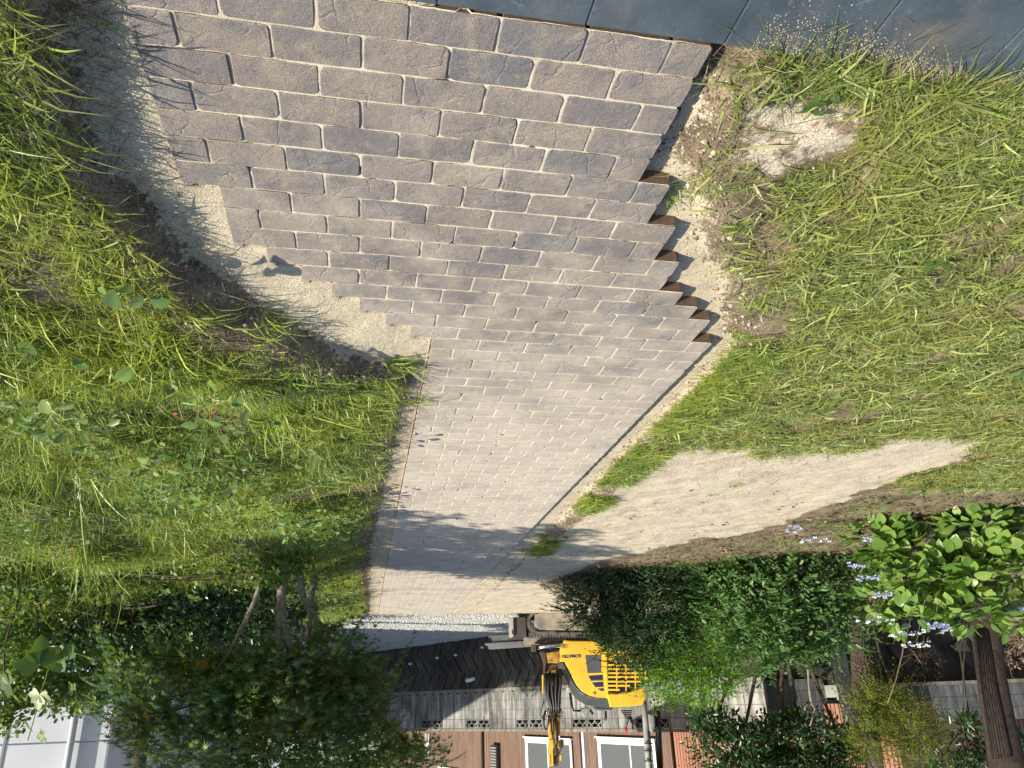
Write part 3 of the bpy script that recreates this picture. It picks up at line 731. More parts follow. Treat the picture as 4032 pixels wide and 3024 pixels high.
# roots and dead stalks in the soil cut on the +X side
n = 3000; Y = rng.uniform(-1.5, 10.5, n) ; Y = -1.5 + rng.random(n) ** 1.5 * 12; X = XG(Y) + rng.uniform(-.14, .04, n)
P = np.stack([X, Y, gh(X, Y) + rng.uniform(0, .02, n)], 1)
V_, F_ = blades(P, rng.uniform(2, 4.5, n), rng.uniform(-.4, .5, n), rng.uniform(.03, .12, n), rng.uniform(.001, .0025, n), rng.uniform(0, .4, n))
MT['root'] = mat_leaf('root', [(.10, .07, .045), (.2, .14, .09), (.05, .04, .03), (.3, .12, .05)], .9, .1, (.3, .2, .1))
o = mesh('dead_roots', V_, F_, MT['root']); tag(o, 'dark roots and dead stalks hanging from the cut soil edge', 'roots', kind='stuff')
X, Y = scatter(26000, -5, -1.4, .9, 8, 1.1); k = (zone(X, Y) == 2) & (rng.random(26000) < np.where(vnoise(X, Y, 3, 97) > .62, .45, .05)); X, Y = X[k], Y[k]; m = len(X)
V_, F_ = blades(np.stack([X, Y, gh(X, Y) + .002], 1), rng.uniform(0, 6.3, m), rng.uniform(0, .35, m), rng.uniform(.02, .09, m), rng.uniform(.0015, .004, m), rng.uniform(0, .3, m))
tag(mesh('trail_clippings', V_, F_, MT['root']), 'brown dry strands and twigs lying on the sandy trail', 'clippings', kind='stuff')
# fallen leaves under the hedge
X = rng.uniform(-8, -1.8, 5000); Y = rng.uniform(1.8, 8.5, 5000)
k = (zone(X, Y) == 0) | (rng.random(5000) < .03); X, Y = X[k], Y[k]; m = len(X)
V_, F_ = leaf_mesh(np.stack([X, Y, gh(X, Y) + rng.uniform(.003, .03, m)], 1), unit(rdir(m) * np.array([1, 1, .2])), unit(rdir(m) * .5 + np.array([0, 0, 1])), rng.uniform(.03, .07, m), rng.uniform(.02, .04, m), T_OVAL)
o = mesh('leaf_litter', V_, F_, MT['litter']); tag(o, 'brown fallen leaves on the ground in front of the shrubs', 'fallen leaves', kind='stuff')

def tuft(name, X, Y, n, L, el, mat, label, cat='grass tuft', group=None, w=(.003, .006), az=None, droop=(.2, .7), spread=.03, seg=3):
    P = np.stack([X + rng.normal(0, spread, n), Y + rng.normal(0, spread, n)], 1); P = np.column_stack([P, gh(P[:, 0], P[:, 1])])
    a = rng.uniform(0, 6.283, n) if az is None else rng.normal(az[0], az[1], n)
    V, F = blades(P, a, rng.uniform(el[0], el[1], n), rng.uniform(L[0], L[1], n), rng.uniform(w[0], w[1], n), rng.uniform(droop[0], droop[1], n), seg)
    o = mesh(name, V, F, mat); return tag(o, label, cat, group)
# tufts standing in the sand on the -X side of the path
for i, (x, y, n, l, lab) in enumerate([
        (1460, 430, 60, .09, 'bright green grass tuft growing out of the sand beside the second brown stone step'),
        (1590, 470, 40, .09, 'pale yellow grass tuft on bare sand away from the stone steps'),
        (1540, 395, 36, .10, 'loose grass tuft on the sand beside the first brown stone step'),
        (1620, 560, 40, .07, 'small grass tuft at the edge of the dark soil patch'),
        (1640, 640, 70, .10, 'dense green grass clump where the lawn meets the soil patch'),
        (1600, 720, 90, .10, 'leafy grass clump at the corner where the path narrows'),
        (1175, 1160, 120, .12, 'lone grass clump on the sandy trail near the tree shadow'),
        (1590, 1045, 60, .06, 'low grass clump in the middle of the sandy trail'),
        (1540, 1065, 40, .05, 'faint grass sprig on the pink sand of the trail'),
        (1130, 1190, 50, .08, 'dark weedy clump beside the far stretch of the path'),
        (1045, 1262, 40, .06, 'tiny weed clump by the far end of the path edge')]):
    p = gnd(x, y, -.02); tuft('grass_tuft', p[0], p[1], n, (l * .5, l), (.2, 1.3), MT['lush'] if i % 3 else MT['grass'], lab)
# long blades leaning over the slate terrace
for i, (x, y, n, lab) in enumerate([(1660, 150, 60, 'long dull grass tuft leaning over the slate next to the paving corner'),
                            (1760, 170, 90, 'large dark grass tuft leaning over the slate terrace, second from the corner'),
                            (1900, 190, 80, 'long green grass tuft reaching over the slate with one pale blade'),
                            (2030, 215, 60, 'sparse grass tuft at the soil-stained edge of the slate'),
                            (2170, 260, 70, 'grass tuft at the outer slate edge beside brown roots')]):
    p = gnd(x, y, 0); tuft('overhanging_grass', p[0], p[1], n, (.10, .24), (.15, .9), MT['weed'] if i in (0, 3) else MT['grass'], lab, 'grass tuft', None, (.003, .0055), (-1.2, .9), (.1, .5), .06)
for i, (x, y, n, lab) in enumerate([(60, 70, 22, 'broad-bladed grass clump leaning over the sand at the near corner'),
                            (110, 280, 16, 'broad-bladed grass clump with a blade curling towards the sand'),
                            (420, 640, 22, 'grass clump with red stalk lying on the soil bank'),
                            (560, 690, 26, 'fresh broad-bladed grass clump at the tip of the soil bank'),
                            (850, 800, 60, 'yellow-green grass clump at the edge where the path narrows'),
                            (880, 880, 20, 'grass clump with stalks reaching across the narrow path edge')]):
    p = gnd(x, y, .04); tuft('broad_grass', p[0], p[1], n, (.10, .22), (.2, 1.0), MT['lush'], lab, 'grass tuft', None, (.005, .010), (2.9, .9), (.2, .6), .03)

for i, (x, y, lab) in enumerate([(1.12, -1.5, 'tall arching grass in the top left corner of the picture, nearest the border'), (1.16, -1.25, 'tall arching grass behind the near sand strip'), (1.2, -1.0, 'tall grass clump shading the widest part of the sand'), (1.25, -.7, 'tall grass clump where the soil bank begins'), (1.45, -1.2, 'tall grass clump set back from the near sand strip'), (1.15, -.45, 'tall grass clump over the dark soil cut')]):
    tuft('tall_grass', x + .2, y, 80, (.06, .14), (.3, 1.2), MT['lush'], lab, 'grass tuft', None, (.005, .010), None, (.2, .7), .10, 4)
# ------------------------------------------------------------------ broad-leaved weeds
def stem_weed(x, y, z, n, L, label, mat='weed', T=T_OVAL, spread=.07, h=.12, group=None, ww=.45):
    p = gnd(x, y, z); base = np.array([p[0], p[1], float(gh(p[0], p[1]))])
    t = empty('broadleaf_weed', base, label, 'weed', group)
    mb = MB(); ms = []
    for i in range(n):
        a = rng.uniform(0, 6.283); r = rng.random() ** .5 * spread; e = base + np.array([math.cos(a) * r, math.sin(a) * r, h * rng.uniform(.4, 1)])
        mb.tube([base, (base + e) / 2 + np.array([0, 0, .02]), e], [.0018, .0014, .001], 4)
        d = unit(np.array([math.cos(a), math.sin(a), rng.uniform(-.3, .4)])); nn = unit(np.array([rng.normal(0, .3), rng.normal(0, .3), 1]))
        l = L * rng.uniform(.6, 1.1); V, F = leaf_mesh(e[None], d[None], nn[None], [l], [l * ww * 2], T)
        mesh('leaf', V, F, MT[mat], t)
    mb.build('stem', MT['stem'], t)
    return t
stem_weed(95, 650, .05, 5, .07, 'weed with serrated upright leaves near the left edge of the picture', 'kudzu', T_BIG, .04, .10, ww=.5)
stem_weed(30, 720, .05, 9, .07, 'large pale weed with folded leaves at the left border', 'weed', T_BIG, .07, .12, ww=.5)
stem_weed(1770, 225, .02, 9, .035, 'small round-leaved weed beside the bare sand patch near the slate', 'weed', T_BIG, .03, .05, ww=.9)
stem_weed(2020, 565, .03, 6, .045, 'solitary nettle-like weed in the mown grass', 'kudzu', T_BIG, .03, .04, ww=.8)
for (x, y, n, lab) in [(410, 985, 16, 'grey-green leafy weed spreading at the shaded middle of the bank'), (470, 1040, 14, 'grey-green leafy weed nearest the dark hollow'), (350, 1060, 16, 'grey-green leafy weed in front of the tall grass'),
                       (520, 1000, 10, 'shaded leafy weed next to the grass edge'), (240, 730, 8, 'drooping leafy weed above the matted grass'), (260, 610, 6, 'pale leafy weed beside the red stalk'),
                       (560, 1120, 12, 'leafy weed sprawling near the far bank edge'), (300, 930, 10, 'leafy weed half hidden by long stalks')]:
    stem_weed(x, y, .1, n, .085, lab, 'weed', T_BIG, .16, .16, ww=.33)
for (x, y, n, lab) in [(1690, 905, 9, 'wilted grey-green weed in the middle of the mown grass'), (1790, 860, 10, 'pale uprooted weed lying on the mown grass'), (1620, 960, 8, 'crumpled leafy weed at the edge of the sandy trail'),
                       (2140, 810, 8, 'wilted round-leaved weed towards the right border'), (2170, 740, 6, 'white-backed wilted leaves near the right border'), (1960, 780, 5, 'single large pale leaf cluster in the mown grass')]:
    stem_weed(x, y, .02, n, .05, lab, 'weed', T_LOBED, .11, .05, ww=.55)
spots = [(60, 880, 'by the left border below the pink scraps'), (150, 800, 'left of the pink scraps'), (330, 700, 'just below the matted stalks'), (450, 900, 'right of the larger pink scrap'), (620, 880, 'in the middle of the bank'), (700, 960, 'near the narrow path edge'), (560, 1040, 'beside the grey-green weeds'),
         (640, 1080, 'close to the far bank edge'), (200, 1010, 'in front of the foxtail grass'), (90, 1080, 'at the left border between foxtails'), (400, 1130, 'before the dark hollow'), (720, 1120, 'where the bank meets the far path'), (300, 840, 'left of centre of the bank'), (520, 780, 'upper middle of the bank')]
for i, (x, y, w_) in enumerate(spots):
    if i % 2: stem_weed(x, y, .1, 22, .075, 'bushy broadleaf weed ' + w_, ['weed', 'kudzu'][i % 4 // 2], T_BIG, .15, .26, ww=.36)
    else:
        p = gnd(x, y, .1); tuft('bank_grass', p[0], p[1], 110, (.16, .42), (.5, 1.4), MT['lush'], 'tall arching grass clump ' + w_, 'grass tuft', 'tall grass clumps on the bank', (.005, .011), None, (.3, .9), .07, 4)
# scattered small leaves in the bank grass
X, Y = scatter(17000, .2, 4.5, -.2, 9, 1.2); k = seen(X, Y) & (zone(X, Y) == 0) & (X > XG(Y) + .1) & (vnoise(X, Y, 2.1, 91) > .55); X, Y = X[k], Y[k]; m = len(X)
V_, F_ = leaf_mesh(np.stack([X, Y, gh(X, Y) + rng.uniform(.04, .2, m)], 1), unit(rdir(m) * np.array([1, 1, .4])), unit(rdir(m) * .6 + np.array([0, 0, 1])), rng.uniform(.03, .075, m), rng.uniform(.018, .036, m), T_OVAL)
o = mesh('small_weed_leaves', V_, F_, MT['weed']); tag(o, 'small weed leaves mixed through the bank grass', 'weeds', kind='stuff')
# two pink plastic tags
for (x, y, lab) in [(386, 835, 'larger pink plastic scrap lying in the bank grass'), (474, 800, 'smaller pink plastic scrap nearer the path in the bank grass')]:
    p = gnd(x, y, .1); mb = MB().frame((p[0], p[1], float(gh(p[0], p[1])) + .15), unit(np.array([.6, .7, .3])), unit(np.array([-.7, .6, .2])), unit(np.array([0, -.4, .9])), -.012, .012, -.005, .005, -.001, .001)
    mb.prism([(p[0] + .006, p[1] + .008, float(gh(p[0], p[1])) + .154), (p[0] + .018, p[1] + .012, float(gh(p[0], p[1])) + .16), (p[0] + .012, p[1] + .020, float(gh(p[0], p[1])) + .16)], (0, 0, .001))
    tag(mb.build('plastic_scrap', MT['pink_marker']), lab, 'plastic scrap')

# tall foxtail grasses leaning in from the bank
def foxtail(x, y, n, label):
    p = gnd(x, y, .15); z0 = float(gh(p[0], p[1])); t = empty('foxtail_grass', (p[0], p[1], z0), label, 'tall grass', 'tall foxtail grasses on the bank')
    P = np.stack([p[0] + rng.normal(0, .06, n), p[1] + rng.normal(0, .06, n), np.full(n, z0)], 1)
    V, F = blades(P, rng.uniform(0, 6.28, n), rng.uniform(.8, 1.45, n), rng.uniform(.3, .75, n), rng.uniform(.007, .014, n), rng.uniform(.1, .5, n), 5)
    mesh('blade_clump', V, F, MT['lush'], t)
    for i in range(3):
        b = P[i]; a = rng.uniform(0, 6.28); e = b + np.array([math.cos(a) * .15, math.sin(a) * .15, .5 + .15 * rng.random()])
        mid = (b + e) / 2 + np.array([0, 0, .06]); e2 = e + np.array([math.cos(a) * .05, math.sin(a) * .05, .0])
        MB().tube([b, mid, e], [.0016, .0014, .001], 4).build('stalk', MT['stem'], t)
        MB().tube([e, (e + e2) / 2 + np.array([0, 0, .012]), e2], [.003, .0055, .002], 6).build('seed_head', MT['straw'], t)
for (x, y, n, lab) in [(60, 1120, 60, 'tall foxtail grass at the left border, brightest yellow-green'), (190, 1160, 60, 'tall foxtail grass with blades crossing the leafy weeds'), (120, 1010, 45, 'foxtail grass rising behind the matted grass'),
                       (260, 1220, 50, 'foxtail grass in front of the dark hollow'), (20, 1230, 50, 'foxtail grass beside the kudzu at the left border')]:
    foxtail(x, y, n, lab)

# ------------------------------------------------------------------ kudzu vine on the bank
kz = empty('kudzu_vine', at(60, 1230, 4.6) * np.array([1, 1, 0]), 'kudzu vine with big three-lobed leaves climbing at the left border of the picture', 'vine')
def kleaf(x, y, Y, size, nrm, ang=0.):
    p = at(x, y, Y); mm = ppm(p); L = size * mm
    tri = []
    for a in (-75, 0, 75):
        g = math.radians(a) + ang; d = np.array([math.cos(g), 0, math.sin(g)]); nn = np.array(nrm, float)
        d = unit(d - nn * (d @ nn)); V, F = leaf_mesh(p[None], d[None], nn[None], [L * (1 if a == 0 else .8)], [L * (.9 if a == 0 else .75)], T_LOBED)
        mesh('leaf', V, F, MT['kudzu'], kz)
kleaf(85, 1435, 4.5, 62, unit(np.array([-.5, -.8, .2])), -1.4)
kleaf(85, 1500, 4.5, 36, unit(np.array([.3, -.9, .3])), 1.4)
kleaf(140, 1425, 4.6, 48, unit(np.array([.1, -.9, .3])), -.6)
kleaf(20, 1480, 4.5, 44, unit(np.array([.5, -.7, .4])), -.3)
for (x, y, Y, s) in [(130, 1410, 5.2, 24), (170, 1440, 5.2, 22), (190, 1420, 5.3, 26), (160, 1490, 5.1, 22), (20, 1500, 4.8, 26), (30, 1390, 5, 26), (60, 1570, 5.1, 28), (10, 1570, 5, 24), (90, 1590, 5.1, 22),
                     (200, 1390, 5.4, 22), (110, 1330, 5.0, 22), (150, 1340, 5.2, 20), (100, 1350, 4.8, 20), (240, 1340, 5.3, 22), (420, 1290, 5.4, 24), (440, 1340, 5.5, 22), (540, 1250, 5.2, 26), (560, 1280, 5.4, 24),
                     (480, 1240, 5.0, 24), (390, 1230, 4.9, 24), (330, 1240, 4.8, 22), (290, 1270, 5.0, 22), (600, 1225, 5.2, 22), (360, 1280, 5.1, 20), (260, 1290, 5.0, 24), (520, 1300, 5.6, 22)]:
    kleaf(x + rng.normal(0, 4), y, Y, s, unit(np.array([.5 + rng.normal(0, .4), -.5 + rng.normal(0, .3), .6 + rng.normal(0, .3)])), rng.uniform(-1.5, 1.5))
for a, b in [((0, 1480, 4.9), (110, 1370, 5.1)), ((160, 1410, 5.1), (320, 1480, 5.4)), ((320, 1480, 5.4), (400, 1540, 5.6)), ((60, 1600, 5), (110, 1430, 5.1)), ((240, 1300, 5.0), (150, 1350, 5.1)), ((420, 1230, 5), (620, 1210, 5.2))]:
    A, Bp = at(*a), at(*b); MB().tube([A, (A + Bp) / 2 + np.array([0, 0, -.04]), Bp], .005, 5).build('vine_stem', MT['stem'], kz)
def bush(name, label, cat, blobs, n, L, W, T, mat, base=None, r0=.02, up=.6, droop=.3, bark='bark', k=3, seed=1, minz=None, group=None, children='crown', spr=0, tl=.3, sd=.5):
    b0 = np.array(base if base is not None else (blobs[0][0][0], blobs[0][0][1], 0.)); b0[2] = float(gh(b0[0], b0[1])) - .02
    t = empty(name, b0, label, cat, group)
    crown(children, blobs, n, L, W, T, MT[mat], t, up, droop, minz)
    if spr: sprays('leafy_sprays', blobs, spr, L, W, T, MT[mat], t, tl, 14, sd, .03)
    branches('branches', b0, blobs, MT[bark], t, r0, k, seed)
    return t
bush('vine_thicket', 'sunlit tangle of vine leaves in front of the dark hollow on the bank', 'shrub',
     [B(60, 1250, 110, 90, 4.6, .5), B(200, 1240, 100, 60, 4.7, .5), B(330, 1215, 100, 50, 4.9, .5), B(470, 1205, 110, 42, 4.3, .35), B(600, 1200, 90, 34, 4.2, .3), B(560, 1250, 60, 26, 4.5, .3), B(600, 1235, 80, 30, 4.1, .3), B(30, 1380, 90, 80, 5.2, .5), B(60, 1480, 90, 60, 5.4, .4), B(10, 1540, 50, 50, 5.2, .3), B(150, 1500, 60, 40, 5.6, .4)],
     8200, .055, .05, T_OVAL, 'vine', r0=.01)
bush('shaded_thicket', 'deep shaded thicket behind the kudzu on the bank', 'shrub',
     [B(120, 1380, 170, 90, 6.6, .7), B(330, 1370, 170, 90, 7.2, .7), B(520, 1350, 120, 90, 7.6, .7), B(230, 1470, 150, 70, 7.4, .6), B(560, 1275, 110, 45, 6.0, .5), B(440, 1290, 120, 50, 5.8, .5), B(620, 1330, 60, 50, 8.0, .5)], 13000, .07, .05, T_OVAL, 'gloss', r0=.02)
bush('hedge', 'dark evergreen hedge behind the maple trunks', 'hedge',
     [B(470, 1400, 130, 110, 10.6, .8), B(330, 1420, 120, 120, 10.6, .8), B(600, 1420, 90, 75, 10.8, .7), B(180, 1430, 120, 120, 10.4, .8)], 9000, .09, .05, T_OVAL, 'gloss', r0=.03)
bush('low_shrub', 'low grassy shrub on the far bank beside the gravel', 'shrub', [B(735, 1290, 55, 30, 9.2, .5), B(715, 1225, 60, 28, 6.6, .4), B(690, 1265, 50, 30, 7.4, .4)], 2400, .10, .02, T_OVAL, 'lush', r0=.008)

# ------------------------------------------------------------------ maple
mbase = at(640, 1150, 4.6); mbase[2] = float(gh(mbase[0], mbase[1]))
mp_ = empty('maple_tree', mbase, 'multi-stemmed green maple with drooping star-shaped leaves beside the gravel', 'tree')
mb = MB
trk = [([(607, 1165, 4.6), (607, 1215, 4.60), (607, 1290, 4.70), (612, 1350, 4.80), (640, 1450, 5.00), (690, 1560, 5.30), (720, 1700, 5.50)], .055),
       ([(642, 1170, 4.6), (642, 1225, 4.60), (655, 1290, 4.80), (690, 1350, 5.00), (760, 1400, 5.20), (830, 1480, 5.40)], .042),
       ([(604, 1300, 4.70), (600, 1380, 4.80), (590, 1480, 5.00), (610, 1620, 5.20)], .03),
       ([(575, 1230, 4.50), (545, 1310, 4.50), (500, 1400, 4.60), (420, 1520, 4.70), (380, 1650, 4.70)], .028)]
for pts, r in trk:
    P = [at(*q) for q in pts]; P = [np.array([P[0][0], P[0][1], float(gh(P[0][0], P[0][1])) - .03])] + P[(1 if r > .04 else 0):]
    MB().tube(P, [r * (1 - .12 * i) for i in range(len(P))], 9).build('trunk', MT['bark_pale'], mp_, smooth=True)
MAPLE = [B(720, 1410, 70, 55, 5.00, .5), B(800, 1470, 60, 50, 5.20, .4), B(740, 1520, 110, 70, 5.30, .6), B(760, 1610, 110, 60, 5.40, .6), B(905, 1625, 75, 35, 5.50, .35), B(560, 1460, 130, 60, 4.90, .6),
         B(420, 1500, 150, 75, 4.70, .6), B(600, 1570, 150, 90, 5.00, .7), B(440, 1610, 160, 80, 4.90, .6), B(300, 1470, 90, 45, 4.60, .4), B(300, 1560, 70, 45, 4.70, .3), B(660, 1720, 300, 80, 5.30, .8), B(370, 1420, 80, 30, 4.60, .3)]
crown('crown', MAPLE, 7500, .095, .095, T_MAPLE, MT['maple'], mp_, .7, .45)
sprays('leafy_sprays', MAPLE, 560, .09, .09, T_MAPLE, MT['maple'], mp_, .34, 12, .55)
P, O_ = crown_pts([B(400, 1360 + 90, 50, 25, 4.40, .2), B(270, 1560, 40, 25, 4.50, .2), B(330, 1540, 40, 20, 4.50, .2), B(420, 1440, 50, 25, 4.40, .2), B(600, 1560, 100, 60, 4.70, .3)], 330)
V_, F_ = leaf_mesh(P, unit(rdir(len(P)) + np.array([0, 0, -.3])), unit(rdir(len(P)) * .5 + np.array([0, 0, 1])), rng.uniform(.04, .08, len(P)), rng.uniform(.04, .08, len(P)), T_MAPLE)
o = mesh('young_leaves', V_, F_, MT['maple_y'], mp_); o['label'] = 'yellow and orange young leaves'
branches('branches', at(640, 1420, 4.90), MAPLE, MT['bark'], mp_, .016, 5, 5)
# second, thinner tree by the gravel
b2 = gnd(680, 1235, 0.1); b2[2] = float(gh(b2[0], b2[1]))
t2 = empty('sapling', b2, 'slim pale-trunked sapling closest to the gravel road, right of the maple stems', 'tree')
MB().tube([b2, at(672, 1300, b2[1]), at(668, 1360, b2[1] + .1), at(665, 1480, b2[1] + .1)], [.035, .03, .026, .02], 8).build('trunk', MT['bark_pale'], t2, smooth=True)
crown('crown', [B(650, 1520, 70, 60, b2[1] + .2, .4)], 500, .07, .06, T_MAPLE, MT['maple'], t2)
# off to the side of the path: the tree whose shade lies on the path
st = empty('roadside_tree', (4.6, 2.2, 0.15), 'spreading tree beside the path that shades the paving', 'tree')
MB().tube([(4.6, 2.2, 0), (4.5, 2.3, 1.2), (4.3, 2.5, 2.4)], [.09, .07, .05], 8).build('trunk', MT['bark'], st, smooth=True)
TB = [(np.array([4.3, 2.3, 2.75]), (.8, .5, .4)), (np.array([3.9, 1.75, 2.5]), (.35, .22, .12)), (np.array([4.1, 2.9, 2.9]), (.6, .4, .3)), (np.array([4.3, 3.7, 3.1]), (.7, .4, .25)), (np.array([4.2, 2.6, 3.7]), (.7, .45, .3)), (np.array([3.9, 2.0, 3.3]), (.5, .35, .2)), (np.array([4.3, 3.3, 3.9]), (.6, .4, .3))]
crown('crown', TB, 6200, .09, .08, T_OVAL, MT['oval'], st)
branches('branches', (4.35, 2.4, 2.2), TB, MT['bark'], st, .02, 4, 8)

MT['bark_dark'] = mat_simple('dark_bark', (.014, .010, .008), (.045, .032, .022), 14, .95, bd=.012, bs=30)
tt = empty('added_shade_tree', (3.6, 11.2, 0), 'tree added to shade the retaining wall, with a high crown out of view beside the gravel road', 'tree')  # added tree, crown out of view; throws shade onto the retaining wall
MB().tube([(3.6, 11.2, -.1), (3.5, 11.2, 2), (3.4, 11.2, 4)], [.14, .11, .08], 10).build('trunk', MT['bark'], tt, smooth=True)
TT = [(np.array([3.4, 11.2, 4.6]), (1.0, .7, .9)), (np.array([2.7, 11.7, 4.2]), (.8, .6, .6)), (np.array([4.0, 11.9, 5.2]), (1.0, .8, .8))]
crown('crown', TT, 6500, .12, .10, T_OVAL, MT['oval'], tt)
branches('branches', (3.45, 11.2, 3.4), TT, MT['bark'], tt, .04, 4, 9)
bush('far_trees', 'mass of dark trees beyond the far end of the gravel road', 'trees', [(np.array([2.5, 24, 1.6]), (3.5, 1.5, 2.2)), (np.array([-1, 29, 2]), (3, 1.5, 2.4))], 5000, .22, .16, T_OVAL, 'oval', base=(2, 24, 0), r0=.1)
# ------------------------------------------------------------------ shrubs on the -X side
bush('dark_shrub', 'dark narrow-leaved conifer-like shrub in front of the yellow digger', 'shrub',
     [B(1290, 1290, 85, 65, 6.6, .6), B(1400, 1330, 100, 90, 6.4, .7), B(1335, 1360, 60, 50, 6.7, .5), B(1430, 1250, 110, 45, 6.1, .5), B(1370, 1400, 60, 45, 6.6, .5)],
     7000, .085, .015, T_OVAL, 'needle', r0=.03, up=.4, droop=0, spr=750, tl=.42, sd=.35)
bush('bright_tree', 'small bright lime-green leaved tree overhanging the digger', 'tree',
     [B(1440, 1410, 60, 40, 6.5, .4), B(1500, 1480, 85, 50, 6.8, .5), B(1425, 1480, 45, 40, 6.8, .35), B(1560, 1440, 70, 60, 6.8, .5), B(1530, 1350, 90, 60, 6.5, .4), B(1500, 1290, 70, 50, 6.4, .3)],
     6500, .040, .028, T_OVAL, 'bright', base=at(1500, 1250, 6.9), r0=.03, spr=620, tl=.35, sd=.5)
bush('rounded_shrub', 'wide rounded shrub of mid-green oval leaves behind the sandy trail', 'shrub',
     [B(1700, 1270, 150, 75, 5.4, .7), B(1760, 1350, 130, 70, 5.5, .7), B(1620, 1330, 110, 90, 5.6, .7), B(1560, 1270, 90, 60, 5.9, .6), B(1830, 1250, 80, 70, 5.2, .5), B(1680, 1400, 110, 55, 5.6, .5), B(1600, 1200, 130, 25, 5.3, .3)],
     6000, .074, .042, T_OVAL, 'oval', r0=.02, minz=.02, spr=560, tl=.36, sd=.3)
bush('glossy_shrub', 'dark glossy evergreen growing against the concrete block wall', 'shrub',
     [B(1600, 1620, 120, 60, 9.3, .7), B(1730, 1600, 110, 70, 9.2, .7), B(1690, 1680, 200, 70, 9.3, .7), B(1540, 1560, 60, 40, 9.4, .4), B(1830, 1630, 60, 60, 9.2, .5)],
     11000, .085, .05, T_OVAL, 'gloss', base=at(1700, 1300, 9.3), r0=.05)
bush('feathery_tree', 'yellow-green feathery young tree in front of the dark slate-blue wall', 'tree',
     [B(1900, 1510, 75, 40, 7.6, .4), B(1960, 1560, 90, 55, 7.6, .5), B(1880, 1590, 60, 60, 7.7, .4), B(1990, 1630, 70, 40, 7.6, .4)], 3500, .06, .018, T_OVAL, 'feather', base=at(1872, 1300, 7.9), r0=.02, spr=420, tl=.32, sd=.5)
bush('dark_sprays', 'dark leafy sprays hanging beside the large tree trunk', 'shrub', [B(2100, 1590, 45, 50, 6.0, .3), B(2080, 1660, 90, 40, 6.0, .4), B(2190, 1640, 40, 60, 6.2, .3)], 1500, .08, .04, T_OVAL, 'gloss', base=at(2120, 1300, 6.3), r0=.015)
tk = empty('tree_stump', at(1855, 1340, 8.0) * np.array([1, 1, 0]), 'rough brown trunk standing behind the rounded shrub', 'tree')
MB().tube([at(1852, 1300, 8) * np.array([1, 1, 0]), at(1860, 1420, 8.0), at(1866, 1490, 8.0), at(1880, 1570, 8.1), at(1895, 1680, 8.2)], [.16, .15, .17, .12, .11], 12).build('trunk', MT['bark'], tk, smooth=True)
MB().tube([at(1875, 1480, 8.0), at(1892, 1470, 7.85)], [.07, .05], 8).build('burl', MT['bark'], tk, smooth=True)
bt = empty('big_tree', at(2125, 1250, 4.9) * np.array([1, 1, 0]), 'thick dark tree trunk at the right border behind the hydrangea', 'tree')
MB().tube([at(2115, 1180, 4.9) * np.array([1, 1, 0]), at(2128, 1350, 4.9), at(2140, 1450, 4.92), at(2158, 1560, 4.95), at(2185, 1700, 5.0), at(2215, 1850, 5.1)], [.20, .15, .145, .16, .19, .2], 16).build('trunk', MT['bark_dark'], bt, smooth=True)
for i in range(9):
    a = i * .7; 
    MB().tube([at(2120 + 14 * math.sin(a), 1360, 4.79), at(2132 + 16 * math.sin(a), 1480, 4.79), at(2160 + 20 * math.sin(a), 1640, 4.80)], [.018, .02, .022], 5).build('bark_ridge', MT['bark_dark'], bt, smooth=True)
ct = empty('cut_branch', at(1742, 1440, 5.7), 'pale sawn-off bare branch sticking up from the rounded shrub', 'branch')
MB().tube([at(1738, 1370, 5.7), at(1745, 1440, 5.7), at(1748, 1490, 5.7), at(1752, 1518, 5.7)], [.016, .015, .013, .013], 8).build('stem', MT['bark_pale'], ct, smooth=True)
for e in [(1738, 1534), (1758, 1540)]:
    MB().tube([at(1751, 1516, 5.7), at(e[0] + 2, e[1] - 8, 5.7), at(e[0], e[1], 5.7)], [.011, .009, .010], 7).build('fork', MT['bark_pale'], ct, smooth=True)
MB().tube([at(1758, 1540, 5.7), at(1750, 1568, 5.7)], [.009, .008], 7).build('fork', MT['bark_pale'], ct, smooth=True)
tw = empty('bare_stem', at(1955, 1380, 4.6), 'thin reddish bare stem rising from the hydrangea', 'branch')
MB().tube([at(1955, 1360, 4.6), at(1950, 1410, 4.6), at(1935, 1470, 4.6), at(1917, 1520, 4.6)], [.009, .008, .007, .005], 6).build('stem', MT['twig'], tw, smooth=True)
for a, b_ in [((1948, 1420), (1975, 1412)), ((1975, 1412), (1992, 1435)), ((1944, 1440), (1962, 1425))]:
    MB().tube([at(*a, 4.6), at(*b_, 4.6)], [.004, .002], 5).build('twig', MT['twig'], tw)

# hydrangea: every large leaf its own object
hb = at(2110, 1150, 3.2) * np.array([1, 1, 0]); hb[2] = float(gh(hb[0], hb[1]))
hy = empty('hydrangea', hb, 'hydrangea bush with large bright green leaves and white and blue lacecap flowers', 'shrub')
HB = [B(2120, 1120, 95, 60, 2.9, .35), B(1930, 1110, 70, 45, 3.3, .3), B(2180, 1220, 110, 90, 2.9, .45), B(2060, 1240, 90, 75, 3.1, .4), B(1960, 1230, 80, 90, 3.3, .4), B(1900, 1160, 60, 70, 3.3, .3), B(2100, 1310, 80, 50, 3.1, .35), B(2000, 1110, 60, 45, 3.2, .3), B(1900, 1290, 60, 40, 3.4, .3), B(1945, 1330, 50, 28, 3.2, .25), B(2240, 1320, 60, 60, 3, .4)]
hme = []
for k in range(4):
    V, F = T_BIG; V = V.copy(); V[:, 2] += rng.normal(0, .015, len(V)); V[:, 1] *= rng.uniform(.85, 1.05)
    me = bpy.data.meshes.new('hydrangea_leaf'); me.from_pydata(V.tolist(), [], [list(f) for f in F]); me.shade_smooth(); me.materials.append(MT['hydrangea']); hme.append(me)
P, O_ = crown_pts(HB, 2600)
